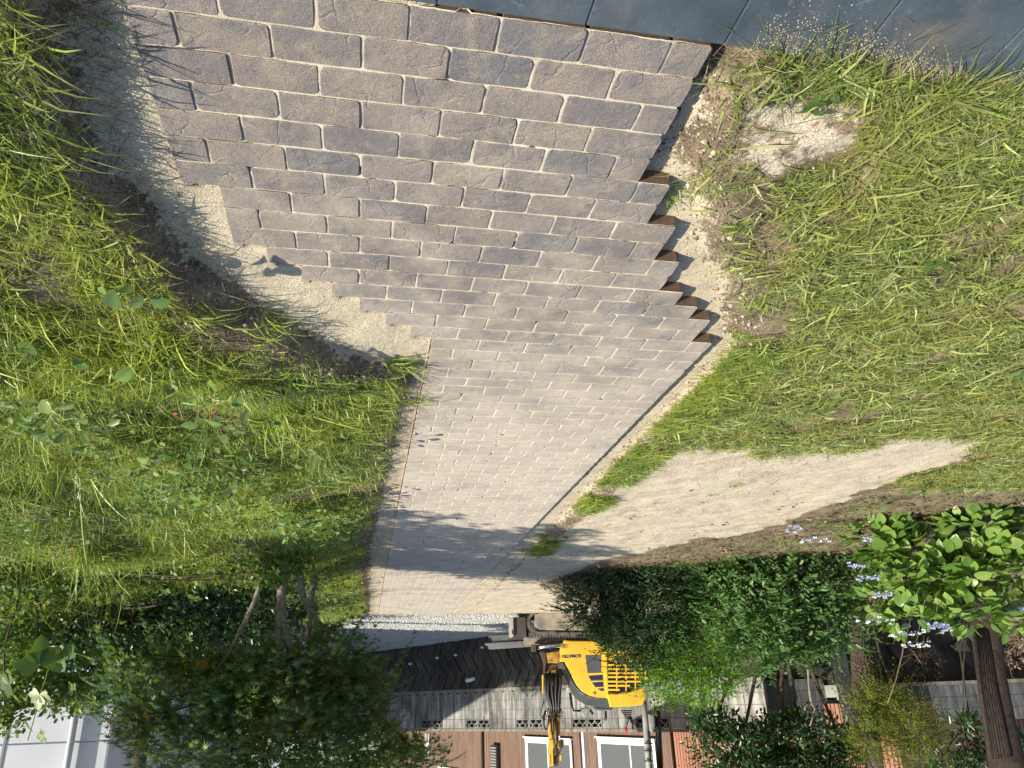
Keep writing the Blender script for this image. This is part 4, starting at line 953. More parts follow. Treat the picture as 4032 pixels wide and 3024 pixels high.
face = unit(CAM - P); k = np.argsort(-(np.sum(O_ * face, 1) + rng.random(len(P)) * .8))
def place_leaf(me, p, d, n, L, W, parent):
    d = unit(d); s_ = unit(np.cross(n, d)); n = np.cross(d, s_); q = p - ORG[parent.name]
    o = bpy.data.objects.new('leaf', me); COL.objects.link(o); o.parent = parent
    m = Matrix.Identity(4)
    for i in range(3): m[i][0] = d[i] * L; m[i][1] = s_[i] * W; m[i][2] = n[i] * L; m[i][3] = q[i]
    o.matrix_local = m
for i in k[:290]:
    L = rng.uniform(.09, .17) * (1.05 if P[i][0] < -4.4 else 1)
    place_leaf(hme[rng.integers(0, 4)], P[i], unit(O_[i] * .8 + rdir(1)[0] * .5 + np.array([0, 0, -.25])), unit(O_[i] * .5 + np.array([.15, -.2, .8]) + rdir(1)[0] * .25), L, L * .85, hy)
r_ = k[290:]; V_, F_ = leaf_mesh(P[r_], unit(O_[r_] + rdir(len(r_)) * .5), unit(np.array([0, 0, .8]) + O_[r_] * .4), rng.uniform(.08, .14, len(r_)), rng.uniform(.06, .1, len(r_)), T_BIG)
o = mesh('inner_foliage', V_, F_, MT['hydrangea'], hy); tag(o, kind='stuff')
branches('branches', hb, HB, MT['twig'], hy, .009, 4, 4)
def lacecap(x, y, Y, r, white=True, lab=None):
    c = at(x, y, Y); m = ppm(c) * r; V = []; F = []
    n = 60; a = rng.uniform(0, 6.28, n); q = rng.random(n) ** .5 * m * .7
    P = c + np.stack([np.cos(a) * q, np.sin(a) * q * .8, rng.normal(0, .008, n)], 1)
    v1, f1 = leaf_mesh(P, rdir(n), unit(rdir(n) * .6 + np.array([0, 0, 1])), np.full(n, .010), np.full(n, .010), T_OVAL)
    t_ = mesh('flower_head', v1, f1, MT['blue_petal'], hy)
    if lab: t_['label'] = lab
    k = 11; A = np.linspace(0, 6.28, k, endpoint=False) + rng.normal(0, .15, k); vs = []; fs = []; n0 = 0
    for g in A:
        fc = c + np.array([math.cos(g) * m, math.sin(g) * m * .8, rng.normal(0, .014)])
        for pz in range(4):
            gg = pz * 1.57 + g; v, f = leaf_mesh(fc[None], np.array([[math.cos(gg), math.sin(gg), .25 + rng.normal(0, .2)]]), np.array([[rng.normal(0, .3), -1.1, .8]]), [.018], [.024], T_OVAL)
            vs.append(v); fs.append(f + n0); n0 += len(v)
    e_ = hb + (c - hb) * np.array([.6, .6, .35]); MB().tube([hb + np.array([0, 0, .05]), e_, c - np.array([0, 0, .01])], [.004, .0035, .002], 5).build('flower_stalk', MT['stem'], hy)
    mesh('petals', np.concatenate(vs), np.concatenate(fs), MT['white_petal' if white else 'blue_petal'], t_)
for a in [(1890, 1340, 3.2, 38, True), (1960, 1368, 3.1, 36, True), (1980, 1392, 3.1, 28, True), (2035, 1088, 2.8, 26, True), (1850, 1222, 3.1, 15, False), (1875, 1248, 3.1, 22, False), (1760, 1165, 3.3, 30, True),
          (1905, 1285, 3.1, 18, False), (2020, 1350, 3.0, 16, False), (2185, 1315, 2.8, 26, False), (1715, 1140, 3.4, 16, False), (1880, 1165, 3.1, 14, False), (2040, 1355, 3.0, 14, False)]:
    lacecap(*a)

for (x, y, n, lab) in [(1480, 1205, 14, 'low weeds at the foot of the dark shrub'), (1580, 1190, 16, 'low leafy weeds at the foot of the rounded shrub'), (1690, 1165, 14, 'leafy weeds among dead leaves before the rounded shrub'), (1790, 1130, 16, 'leafy weeds next to the lowest white flower'), (1880, 1090, 14, 'leafy weeds below the hydrangea edge'), (1990, 1050, 14, 'weeds with a curled pale leaf near the trail tip'), (2120, 1030, 12, 'weeds in front of the hydrangea at the right border')]:
    stem_weed(x, y, .0, n, .07, lab, 'oval', T_OVAL, .22, .12, ww=.3)
X = rng.uniform(-8, -2.2, 20000); Y = rng.uniform(1.7, 7.5, 20000); k = (zone(X, Y) == 0) & seen(X, Y) & (vnoise(X, Y, 3, 95) > .36); X, Y = X[k], Y[k]; m = len(X)
V_, F_ = blades(np.stack([X, Y, gh(X, Y)], 1), rng.uniform(0, 6.3, m), rng.uniform(.2, 1.3, m), rng.uniform(.04, .12, m), rng.uniform(.003, .007, m), rng.uniform(.1, .6, m))
tag(mesh('undergrowth', V_, F_, MT['weed']), 'sparse green undergrowth between the sandy trail and the shrubs', 'undergrowth', kind='stuff')
# pinkish line along the path edge
ys_ = np.linspace(.02, 10.9, 30); MBL = MB().tube([(float(edgesY(np.array([y]))[0][0]) + .006, y, -.001) for y in ys_], .0022, 5)
tag(MBL.build('string_line', mat_simple('pink_string', (.52, .30, .24), (.62, .50, .40), 30, .7)), 'thin pinkish string line along the straight edge of the narrow path', 'string')

# ------------------------------------------------------------------ retaining wall, block wall, house
PW = np.array([-4.433, 14.06, 0]); UW = unit(np.array([3.40, 4.527, 0])); NW = np.array([UW[1], -UW[0], 0])   # normal towards the path
if NW @ (CAM - PW) < 0: NW = -NW
ZU = np.array([0, 0, 1.])
def on_plane(x, y, P, N):
    d = ray(x, y); return CAM + d * ((P - CAM) @ N) / (d @ N)
def sw(x, y=1540, off=0.):
    return float((on_plane(x, y, PW + NW * off, NW) - PW) @ UW)
s0 = sw(1660); s1 = 14.
rw = empty('retaining_wall', PW, 'dark mossy retaining wall with slanted herringbone blocks beside the gravel', 'wall')
lean = .12
def rp(s, z, off=0.): return PW + UW * s + NW * (.14 + lean * (1.25 - z) / 1.25 - .1 + off) + ZU * z
mb = MB(); mb.prism([rp(s0, -.3, 0), rp(s0, 1.19, 0), PW + UW * s0 - NW * .1 + ZU * 1.19, PW + UW * s0 - NW * .1 - ZU * .3], UW * (s1 - s0)); mb.build('wall_face', MT['retain'], rw)
# slanted blocks, in alternating bands
bw_, bl_ = .20, .66
nblk = 0
proto = None
for col in range(-2, 74):
    for row in range(0, 3):
        ca = col * .30 + (row % 2) * .15; sgn = 1 if row % 2 == 0 else -1
        sc_ = s0 + ca; zc_ = .16 + row * .43
        if sc_ < s0 + .3 or sc_ > s1 - 3: continue
        ang = math.radians(58) * sgn
        ax = UW * math.cos(ang) + (ZU - NW * lean / 1.25) * math.sin(ang); ay = -UW * math.sin(ang) + (ZU - NW * lean / 1.25) * math.cos(ang)
        hl = .262; O = rp(sc_, zc_, 0)
        m_ = MB().frame(O, unit(ax), unit(ay), NW, -hl, hl, -.112, .112, -.02, .034 + rnd.uniform(-.008, .008)); 
        if nblk < 290: m_.build('block', MT['retain'], rw); nblk += 1
mb = MB().frame(PW, UW, NW, ZU, s0, s1, -.08, .09, 1.19, 1.26); mb.build('coping', MT['cap'], rw, bevel=.01)
# pale drain pipes in it
for (x, y) in [(1165 // 1, 1437)]: pass
dp = on_plane(1022, 1466, PW + NW * .12, NW)
t = empty('drain_pipe', dp, 'white plastic elbow pipe poking out of the dark retaining wall', 'pipe')
MB().tube([dp + ZU * .0 - NW * .12, dp + NW * .02, dp + NW * .05 + UW * .05 + ZU * .03, dp + NW * .06 + UW * .14 + ZU * .03], [.045, .045, .045, .045], 10).build('elbow', MT['white'], t, smooth=True)
MB().tube([dp + NW * .06 + UW * .13 + ZU * .03, dp + NW * .06 + UW * .15 + ZU * .03], [.052, .052], 10).build('collar', MT['white'], t, smooth=True)
for i, (x, y, lab) in enumerate([(957, 1372, 'end'), (1004, 1418, 'x'), (936, 1427, 'y'), (1031, 1413, 'z')]):
    q = on_plane(x + 50, y - 0, PW + NW * .36, NW) if False else on_plane([1041, 983, 943, 885][i], [1385 + 52 - 45, 1409, 1415, 1428][i] + 6, PW + NW * .2, NW)
    tag(MB().tube([q - NW * .15, q + NW * .02], [.028, .028], 8).build('weep_pipe', MT['white'], smooth=True), 'small white weep pipe low in the retaining wall, ' + ['nearest the metal ramps', 'second from the ramps', 'below the white elbow pipe', 'farthest from the digger'][i], 'pipe', 'weep pipes of the retaining wall')

bwl = empty('block_wall', PW + ZU * 1.26, 'grey concrete block wall with pierced scallop blocks above the retaining wall', 'wall')
mb = MB().frame(PW, UW, NW, ZU, s0, s1, -.06, .045, 1.26, 2.06); mb.build('mortar', MT['mortar'], bwl)
blk = None
proto_b = MB().frame((0, 0, 0), UW, NW, ZU, -.193, .193, -.065, .05, .004, .194).build('block', MT['block'], None, bevel=.004)
bme = proto_b.data; bpy.data.objects.remove(proto_b)
proto_c = MB().frame((0, 0, 0), UW, NW, ZU, -.195, .195, -.07, .065, 0, .055).build('cap_block', MT['cap'], None); cme = proto_c.data; bpy.data.objects.remove(proto_c)
def vent_mesh():
    m = MB(); f = dict()
    for a in ((-.193, .193, .004, .024), (-.193, .193, .174, .194), (-.193, -.172, .024, .174), (.172, .193, .024, .174)):
        m.frame((0, 0, 0), UW, NW, ZU, a[0], a[1], -.05, .052, a[2], a[3])
    def arc(cx_, cz_, r, a0, a1, n=6):
        for i in range(n):
            g0, g1 = math.radians(a0 + (a1 - a0) * i / n), math.radians(a0 + (a1 - a0) * (i + 1) / n)
            p = [UW * (cx_ + q * math.cos(g)) + ZU * (cz_ + q * math.sin(g)) + NW * .045 for q, g in ((r - .009, g0), (r + .009, g0), (r + .009, g1), (r - .009, g1))]
            m.prism(p, -NW * .085)
    arc(-.086, .024, .088, 0, 180); arc(.086, .024, .088, 0, 180); arc(0, .105, .085, 0, 180); arc(-.172, .11, .075, 0, 70, 3); arc(.172, .11, .075, 110, 180, 3)
    o = m.build('vent_block', MT['block'], None); me = o.data; bpy.data.objects.remove(o); return me
vme = vent_mesh()
MB().frame(PW, UW, NW, ZU, s0, s1, -.075, -.065, 1.85, 2.06).build('vent_shade_sheet', mat_simple('deep_shade', (.02, .02, .02)), bwl)  # black sheet standing in for the shade inside the pierced blocks
def put(me, name, P, parent):
    o = bpy.data.objects.new(name, me); COL.objects.link(o); o.parent = parent; o.location = P - ORG[parent.name]; return o
# mortar core must not fill the pierced row
bpy.data.objects.remove(bpy.data.objects['mortar'])
MB().frame(PW, UW, NW, ZU, s0, s1, -.06, .042, 1.26, 1.86).build('mortar', MT['mortar'], bwl)
nb_ = 0; i = 0
while s0 + .4 * i + .2 < s1 - 2:
    s = s0 + .4 * i + .2
    for r in range(3):
        put(bme, 'block', PW + UW * s + ZU * (1.26 + r * .2), bwl)
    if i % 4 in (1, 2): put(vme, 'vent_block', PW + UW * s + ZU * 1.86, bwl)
    else: put(bme, 'block', PW + UW * s + ZU * 1.86, bwl)
    put(cme, 'cap_block', PW + UW * s + ZU * 2.064, bwl); i += 1
# return of the wall and the darker stretch set back from it
def plain_wall(name, label, A, Bq, z0, z1, mat, cols, ledge=None):
    A = np.array([*A, 0.]); Bq = np.array([*Bq, 0.]); U = unit(Bq - A); N = np.array([U[1], -U[0], 0]); Ln = np.linalg.norm(Bq - A)
    if N @ (CAM - A) < 0: N = -N
    t = empty(name, A + ZU * z0, label, 'wall')
    MB().frame(A, U, N, ZU, 0, Ln, -.12, -.008, z0, z1).build('core', MT['mortar'], t)
    nr = int(round((z1 - z0) / .2)); n = int(Ln / .4)
    for r in range(nr):
        for i in range(n):
            MB().frame(A, U, N, ZU, i * .4 + .004, i * .4 + .396, -.02, rnd.uniform(-.002, .002), z0 + r * .2 + .004, z0 + r * .2 + .196).build('block', MT[mat], t)
    if ledge: MB().frame(A, U, N, ZU, 0, Ln, -.1, .06, z0 - .06, z0 - .001).build('ledge', MT['cap'], t)
    return t
E0 = PW + UW * s0
a_ = on_plane(1664, 1540, E0 + np.array([0, .0, 0]), np.array([0, -1., 0]))
plain_wall('return_wall', 'short shaded block wall behind the end of the pierced block wall', (E0[0] - .05, E0[1] + .35), (E0[0] - 1.35, E0[1] + .25), 1.26, 2.26, 'darkblock', 3)
plain_wall('slate_blue_wall', 'dark blue-grey block wall behind the trees on the right', (E0[0] - 1.5, E0[1] - .4), (E0[0] - 9.5, E0[1] - 1.2), 1.45, 2.05, 'darkblock', 9, True)
mb = MB().frame((E0[0] - 1.43, E0[1] - .25, 0), (1, 0, 0), (0, 1, 0), (0, 0, 1), -.10, .10, -.1, .1, -.05, 2.3); tag(mb.build('concrete_post', MT['block'], bevel=.01), 'grey concrete gate post between the two dark block walls', 'post')
rw2 = empty('lower_wall', (E0[0] - 1.5, E0[1] - .3, 0), 'black stained lower wall under the blue-grey block wall', 'wall')
MB().prism([(E0[0], E0[1] + .2, -.1), (E0[0] - 9.5, E0[1] - 1.0, -.1), (E0[0] - 9.5, E0[1] - .7, 1.388), (E0[0], E0[1] + .5, 1.388)], (0, .2, 0)).build('wall_face', MT['retain'], rw2)
for i in range(14):
    x0 = E0[0] - .35 - i * .62; y0 = E0[1] + .2 - .126 * (.35 + i * .62)
    MB().frame((x0, y0 + .03, .9), unit(np.array([-.5, -.06, .8])), unit(np.array([-.8, -.1, -.5])), (0.126, -1, 0), -.24, .24, -.12, .12, -.05, .03).build('block', MT['retain'], rw2)

# slope with dead leaves in the right corner
P = [at(2135, 1340, 7.0), at(2300, 1330, 7), at(2300, 1490, 9.5), at(2110, 1475, 9.5)]
SB = [B(2200, 1400, 60, 55, 7.6, .6)]
lv = empty('dead_brush', at(2190, 1350, 7.6) * np.array([1, 1, 0]), 'heap of brown dead branches and leaves behind the big trunk', 'brush')
crown('dead_leaves', [B(2200, 1395, 70, 50, 7.8, .6), B(2230, 1350, 70, 60, 7.6, .5), B(1990, 1420, 40, 45, 7.9, .2)], 1900, .06, .03, T_OVAL, MT['litter'], lv)
branches('dead_twigs', at(2190, 1320, 7.6), [B(2200, 1395, 60, 45, 7.6, .5), B(2160, 1440, 40, 40, 7.6, .3)], MT['twig'], lv, .012, 8, 3)

# house
PH = CAM + ray(1353, 1500) * 18.3; PH[2] = 0; PH2 = CAM + ray(1186, 1500) * 21.0; PH2[2] = 0
UH = unit(PH2 - PH); NH = np.array([UH[1], -UH[0], 0]); NH = NH if NH @ (CAM - PH) > 0 else -NH
def hs(x, y): q = on_plane(x, y, PH, NH); return float((q - PH) @ UH), float(q[2])
ho = empty('house', PH + ZU * 1.9, 'brown sided house with white-framed sliding windows above the block wall', 'house')
h0 = hs(1448, 1600)[0]; h1 = 15.5; Zt = 6.2
MB().frame(PH, UH, NH, ZU, h0, h1, -6, -.03, 1.7, Zt).build('wall', MT['groove'], ho)
W1 = (hs(1236, 1600)[0], hs(1136, 1600)[0], hs(1180, 1597)[1]); W2 = (hs(1416, 1600)[0], hs(1292, 1600)[0], hs(1350, 1598)[1])
m = MB(); s = h0
while s < h1 - .01:
    wd = rnd.choice([.058, .058, .118]); e = min(s + wd, h1)
    inw = [w_ for w_ in (W1, W2) if s < w_[1] and e > w_[0]]
    zs = [(1.7, Zt)] if not inw else [(1.7, inw[0][2]), (inw[0][2] + 1.75, Zt)]
    for za, zb in zs: m.frame(PH, UH, NH, ZU, s + .004, e - .004, -.03, 0, za, zb)
    s += wd
o = m.build('siding_boards', MT['siding'], ho); tag(o, kind='stuff')
def window(W_, name_lab, split, right_pane):
    a, b, z = W_; H = 1.7
    fr = MB()
    for q in ((a, b, z - .02, z + .05, .05), (a, b, z + H - .05, z + H, .04), (a, a + .05, z, z + H, .04), (b - .05, b, z, z + H, .04)):
        fr.frame(PH, UH, NH, ZU, q[0], q[1], -.02, q[4], q[2], q[3])
    w_ = fr.build('window', MT['white'], ho, bevel=.006); w_['label'] = name_lab
    MB().frame(PH, UH, NH, ZU, a - .04, b + .04, -.02, .09, z - .055, z - .022).build('sill', MT['white'], w_)
    MB().frame(PH, UH, NH, ZU, a - .035, a - .002, -.02, .03, z, z + H).build('casing', MT['purple'], w_)
    MB().frame(PH, UH, NH, ZU, b + .002, b + .035, -.02, .03, z, z + H).build('casing', MT['purple'], w_)
    mid = a + (b - a) * split
    for (p, q, of) in ((a + .05, mid + .02, .022), (mid - .02, b - .05, .0)):
        sm = MB()
        for r in ((p, q, z + .05, z + .11), (p, q, z + H - .1, z + H - .05), (p, p + .045, z + .11, z + H - .1), (q - .045, q, z + .11, z + H - .1)):
            sm.frame(PH, UH, NH, ZU, r[0], r[1], of - .018, of + .012, r[2], r[3])
        if of > 0 and right_pane: sm.frame(PH, UH, NH, ZU, p + .045, q - .045, of - .015, of + .008, z + .62, z + .65)
        sm.build('sash', MT['white'], w_)
        MB().frame(PH, UH, NH, ZU, p + .045, q - .045, of - .006, of - .002, z + .11, z + H - .1).build('pane', MT['glass'], w_)
    # wavy curtain
    n = 46; V = []; F = []
    for i in range(n + 1):
        s = a + .05 + (b - a - .1) * i / n; d_ = -.10 + .022 * math.sin(i * 1.7) + .012 * math.sin(i * .6)
        for zz in (z + .06, z + H - .06): V.append(PH + UH * s + NH * d_ + ZU * zz)
    F = [[2 * i, 2 * i + 2, 2 * i + 3, 2 * i + 1] for i in range(n)]
    mesh('curtain', V, F, MT['curtain'], w_)
    return w_
window(W1, 'sliding window behind the raised digger boom', .5, False)
window(W2, 'sliding window with a horizontal sash bar beside the digger canopy', .42, True)
MB().frame(PH, UH, NH, ZU, min(W1[0], W2[0]), max(W1[1], W2[1]), -.4, -.16, 1.9, 4.6)   # (room behind is dark)
a, _ = hs(1263, 1600)
MB().frame(PH, UH, NH, ZU, a - .045, a + .045, .0, .07, 2.0, Zt).build('downpipe', MT['white'], ho)
o = MB().frame(PH, UH, NH, ZU, a + .1, a + .16, .0, .05, 2.0, Zt).build('trim', MT['purple'], ho)
a, _ = hs(1045, 1600)
o = MB().tube([PH + UH * a + NH * .06 + ZU * 2, PH + UH * a + NH * .06 + ZU * Zt], .045, 8).build('downpipe', MT['brownpipe'], ho); o['label'] = 'dark brown downpipe'
a, z = hs(1074, 1609)
g = MB().frame(PH, UH, NH, ZU, a - .2, a + .2, .0, .12, z, z + 1.0).build('vent_box', MT['brownpipe'], ho)
for i in range(12): MB().frame(PH, UH, NH, ZU, a - .15, a + .15, .12, .145, z + .05 + i * .078, z + .10 + i * .078).build('louver', MT['grey_plastic'], g)
a, z = hs(930, 1595)
for k_, dx in enumerate((0, .22)):
    MB().tube([PH + UH * (a + dx) + NH * .07 + ZU * (z - .15), PH + UH * (a + dx) + NH * .07 + ZU * (z + .55)], .03, 8).build('water_pipe', MT['white'], ho)
MB().frame(PH, UH, NH, ZU, a - .08, a + .36, .01, .12, z + .12, z + .34).build('meter_box', MT['white'], ho, bevel=.01)
a, z = hs(970, 1640)
MB().frame(PH, UH, NH, ZU, a - .75, a + .75, .0, .06, z + .25, z + 1.1).build('window', MT['white'], ho)
MB().frame(PH, UH, NH, ZU, h0 - 0, h1, -.5, .5, Zt, Zt + .12).build('eave', MT['brownpipe'], ho)
# orange sided annex
oa = empty('annex', PH + UH * (h0 - 1), 'bright orange-brown corrugated annex to the right of the house windows', 'building')
MB().frame(PH, UH, NH, ZU, h0 - 5.5, h0 - .003, -3, -.12, 1.7, 5.5).build('wall', MT['orange'], oa)
m = MB()
for i in range(62): m.frame(PH, UH, NH, ZU, h0 - .09 - i * .088, h0 - .02 - i * .088, -.12, -.09, 1.7, 5.5)
tag(m.build('corrugated_sheet', MT['orange'], oa), kind='stuff')
pk = empty('pink_building', at(2040, 1600, 11.5) * np.array([1, 1, 0]), 'dusky pink corrugated building behind the blue-grey wall', 'building')
A = at(1940, 1600, 13.5); Bp = at(2330, 1600, 12.5)
U_ = unit((Bp - A) * np.array([1, 1, 0])); N_ = np.array([U_[1], -U_[0], 0]); N_ = N_ if N_ @ (CAM - A) > 0 else -N_; A[2] = 0; Ln = float((Bp - A) @ U_)
MB().frame(A, U_, N_, ZU, 0, Ln, -3, 0, -.1, 5).build('wall', MT['pink'], pk)
m = MB()
for i in range(int(Ln / .11)): m.frame(A, U_, N_, ZU, i * .11 + .01, i * .11 + .085, 0, .02, 2.0, 5)
tag(m.build('corrugated_sheet', MT['pink'], pk), kind='stuff')
# white building at the left
wb = empty('white_building', (4.25, 12.3, 0), 'pale white panelled building showing at the left border behind the trees', 'building')
MB().box(4.25, 16, 12.3, 30, -.1, 5.4).build('wall', MT['shed'], wb)
for i in range(7):
    MB().box(4.252 + i * 1.6, 4.29 + i * 1.6, 12.285, 12.298, 0, 5.35).build('panel_joint', MT['shed_dark'], wb)
for z in (.9, 1.85, 2.8, 3.75, 4.7): MB().box(4.25, 15.9, 12.288, 12.297, z, z + .012).build('panel_joint', MT['shed_dark'], wb)
q = at(150, 1620, 12.2)
MB().tube([(q[0], 12.2, 0), (q[0], 12.2, 5.3)], .055, 10).build('downpipe', MT['shed'], wb, smooth=True)
MB().box(4.0, 16.2, 12.0, 30, 5.4, 5.55).build('roof', MT['shed_dark'], wb)

# ------------------------------------------------------------------ digger
YE = 11.35
DY = unit(np.array([-.25, .97, 0])); PE0 = at(1242, 1400, YE)          # the machine stands square to this direction
def e4(zx, zy, Y=YE):
    d = ray(1042.3 + .22288 * zx, 1289.2 + .22288 * zy); return CAM + d * (((PE0 - CAM) @ DY + Y - YE) / (d @ DY))
base = e4(620, 130); base[2] = -.02
ex = empty('mini_excavator', base, 'yellow mini excavator with folded boom parked at the far end behind the dark shrub', 'excavator')
def poly(pts, Y, dep, mat, name, bevel=.0, parent=ex, smooth=False):
    return MB().prism([e4(x, y, Y) for x, y in pts], DY * dep).build(name, MT[mat], parent, smooth, bevel)
gz = float(e4(500, 130)[2])
# track (rounded loop with lugs), right hand one and the far one
def track(Y):
    top, bot = 380, 112; x0, x1 = 430, 1250; cy = (top + bot) / 2; r = (top - bot) / 2
    out = [(x0 + r - r * math.sin(a) , cy - r * math.cos(a)) for a in np.linspace(0, math.pi, 9)] + [(x1 - r + r * math.sin(a), cy + r * math.cos(a)) for a in np.linspace(0, math.pi, 9)]
    inn = [(cx_ + (x - cx_) * .94, cy + (y - cy) * .74) for x, y in out for cx_ in [(x0 + x1) / 2]]
    n = len(out); m = MB()
    for i in range(n):
        j = (i + 1) % n; m.prism([e4(*out[i], Y), e4(*out[j], Y), e4(*inn[j], Y), e4(*inn[i], Y)], DY * .24)
    t = m.build('track', MT['track'], ex)
    # lugs
    L = [np.array(p) for p in out] + [np.array(out[0])]
    tot = 0
    for a, b in zip(L[:-1], L[1:]):
        d = np.linalg.norm(b - a); k = 0
        while tot < d:
            p = a + (b - a) * tot / d; tt = (b - a) / d; nn = np.array([tt[1], -tt[0]])
            c_ = np.array([(x0 + x1) / 2, cy]); nn = nn if nn @ (p - c_) > 0 else -nn
            q = [p - tt * 7 - nn * 2, p + tt * 7 - nn * 2, p + tt * 6 + nn * 9, p - tt * 6 + nn * 9]
            MB().prism([e4(x, y, Y - .008) for x, y in q], DY * .256).build('lug', MT['track'], t); tot += 30
        tot -= d
    fr = [(505, 165), (700, 135), (1180, 140), (1190, 250), (1180, 330), (560, 322), (500, 290)]
    poly(fr, Y + .03, .18, 'trackframe', 'track_frame', .015)
track(YE - .25); track(YE + .65)
# blade and its arm
poly([(250, 200), (298, 196), (302, 380), (285, 398), (258, 395)], YE - .3, .05, 'blade_edge', 'blade_edge', .006)
poly([(286, 200), (420, 194), (428, 380), (296, 384)], YE - .25, 1.1, 'blade', 'blade', .01)
poly([(284, 320), (296, 318), (297, 365), (286, 366)], YE - .302, .01, 'black', 'slot')
# undercarriage beam, turntable
poly([(400, 392), (800, 388), (800, 455), (400, 458)], YE + .1, .5, 'trackframe', 'beam', .01)
poly([(600, 395), (1250, 395), (1250, 430), (600, 430)], YE, .9, 'black', 'turntable')
# swing bracket, cylinder
o = MB().tube([e4(500, 492, YE - .02), e4(780, 470, YE - .02)], .045, 14).build('cylinder_rod', MT['steel'], ex, True)
poly([(470, 462), (520, 462), (520, 530), (470, 530)], YE - .1, .16, 'greasy', 'rod_end', .01)
poly([(545, 440), (620, 430), (760, 432), (760, 462), (560, 470)], YE, .3, 'greasy', 'pivot_plate', .01)
poly([(605, 545), (740, 520), (770, 570), (740, 645), (620, 640)], YE - .05, .45, 'yellow_dirty', 'swing_bracket', .02)
poly([(550, 535), (605, 530), (620, 640), (605, 745), (590, 740), (590, 640)], YE - .07, .30, 'greasy', 'bracket_plate', .01)
poly([(620, 650), (770, 650), (790, 760), (640, 770), (610, 720)], YE, .35, 'greasy', 'boom_foot', .02)
poly([(668, 710), (714, 710), (714, 762), (668, 768)], YE - .08, .08, 'yellow', 'bracket_cap', .008)
poly([(575, 760), (592, 755), (590, 940), (578, 940)], YE - .02, .25, 'yellow', 'side_plate', .004)
# boom and arm, folded straight up
poly([(640, 800), (740, 800), (745, 1000), (735, 1180), (660, 1190), (645, 1000)], YE + .06, .20, 'yellow', 'boom', .02)
poly([(648, 1030), (664, 1030), (690, 1640), (650, 1625), (640, 1420), (636, 1200)], YE + .0, .04, 'yellow', 'arm_plate', .006)
poly([(735, 1060), (752, 1060), (757, 1340), (742, 1340)], YE + .0, .04, 'yellow', 'arm_plate', .006)
poly([(690, 1060), (704, 1060), (712, 1420), (695, 1420)], YE - .02, .05, 'yellow', 'arm_plate', .006)
poly([(664, 1200), (742, 1200), (740, 1560), (675, 1600)], YE + .10, .16, 'yellow_dirty', 'arm', .02)
poly([(640, 1385), (690, 1380), (730, 1400), (790, 1390), (790, 1465), (630, 1470)], YE - .02, .30, 'yellow', 'arm_bracket', .012)
poly([(642, 1520), (672, 1518), (675, 1640), (640, 1645)], YE, .25, 'yellow', 'bucket_link', .01)
poly([(748, 1530), (768, 1530), (765, 1590), (748, 1590)], YE, .25, 'yellow', 'bucket_link', .006)
poly([(675, 1545), (745, 1540), (735, 1640), (690, 1650)], YE + .05, .2, 'greasy', 'bucket_mount', .01)
MB().tube([e4(705, 1060, YE - .04), e4(715, 1300, YE - .04)], .022, 10).build('arm_cylinder', MT['black'], ex, True)
for (x, y) in [(625, 1120), (700, 1115), (735, 1118), (605, 870), (690, 1355), (745, 1355), (628, 1165)]:
    MB().tube([e4(x, y - 18, YE - .09), e4(x, y + 18, YE - .09)], .016, 8).build('fitting', MT['steel'], ex, True)
# hose bundle
for i in range(13):
    f = i / 12; xa = 625 + 140 * f; xb = 605 + 135 * f + rnd.uniform(-8, 8); xc = 655 + 90 * f; yy = YE - .08 + .05 * math.sin(i * 2.1)
    MB().tube([e4(xa, 740, yy), e4(xa - 8 + rnd.uniform(-10, 10), 860, yy - .06), e4(xb + 10, 960, yy - .05), e4(xc, 1060, yy - .02), e4(xc + 2, 1130, yy)], .022, 7).build('hose', MT['rubber'], ex, True)
for pts in ([(640, 1080), (600, 1150), (592, 1240), (620, 1292), (640, 1220), (645, 1150)], [(612, 1100), (585, 1170), (600, 1275), (628, 1290)], [(690, 1180), (690, 1350), (710, 1500), (740, 1520), (765, 1450), (765, 1380)], [(720, 1180), (722, 1400), (718, 1500), (700, 1540)], [(665, 1180), (668, 1300), (690, 1400), (700, 1500)],
            [(740, 1060), (775, 1120), (760, 1160), (650, 1165), (600, 1190), (560, 1150), (580, 1050), (600, 1010)]):
    r = .009 if len(pts) > 7 else .017
    MB().tube([e4(x, y, YE - .09) for x, y in pts], r, 7).build('hose', MT['rubber'], ex, True)
# body: yellow side panel with curved front, dark trim, rear hood with grille
def arcp(cx_, cy_, rx, ry, a0, a1, n): return [(cx_ + rx * math.cos(math.radians(a0 + (a1 - a0) * i / n)), cy_ + ry * math.sin(math.radians(a0 + (a1 - a0) * i / n))) for i in range(n + 1)]
front = [(745, 520), (790, 415), (850, 425), (1600, 430)]
curve = [(1215, 985), (1120, 985), (1030, 965), (960, 925), (905, 860), (860, 770), (820, 690), (790, 635), (745, 640)]
poly(front + [(1600, 800), (1215, 985)] + curve[1:], YE - .05, .95, 'yellow', 'body_panel', .02)
inn = [(1232, 992), (1115, 992), (1020, 972), (945, 930), (890, 862), (845, 775), (800, 690), (780, 640), (735, 645)]
outc = [(730, 690), (765, 705), (800, 790), (840, 870), (880, 950), (940, 1010), (1010, 1050), (1110, 1072), (1232, 1076)]
m = MB(); io = inn[::-1]
for i in range(8): m.prism([e4(*io[i], YE - .07), e4(*io[i + 1], YE - .07), e4(*outc[i + 1], YE - .07), e4(*outc[i], YE - .07)], DY * 1.0)
m.build('fender_trim', MT['dark_plastic'], ex)
poly([(1205, 940), (1300, 942), (1420, 925), (1560, 880), (1590, 960), (1560, 1040), (1500, 1058), (1235, 1072)], YE - .12, 1.05, 'yellow', 'rear_hood', .02)
poly([(1180, 560), (1205, 560), (1222, 990), (1200, 990)], YE - .085, .04, 'yellow', 'panel_seam', .006)
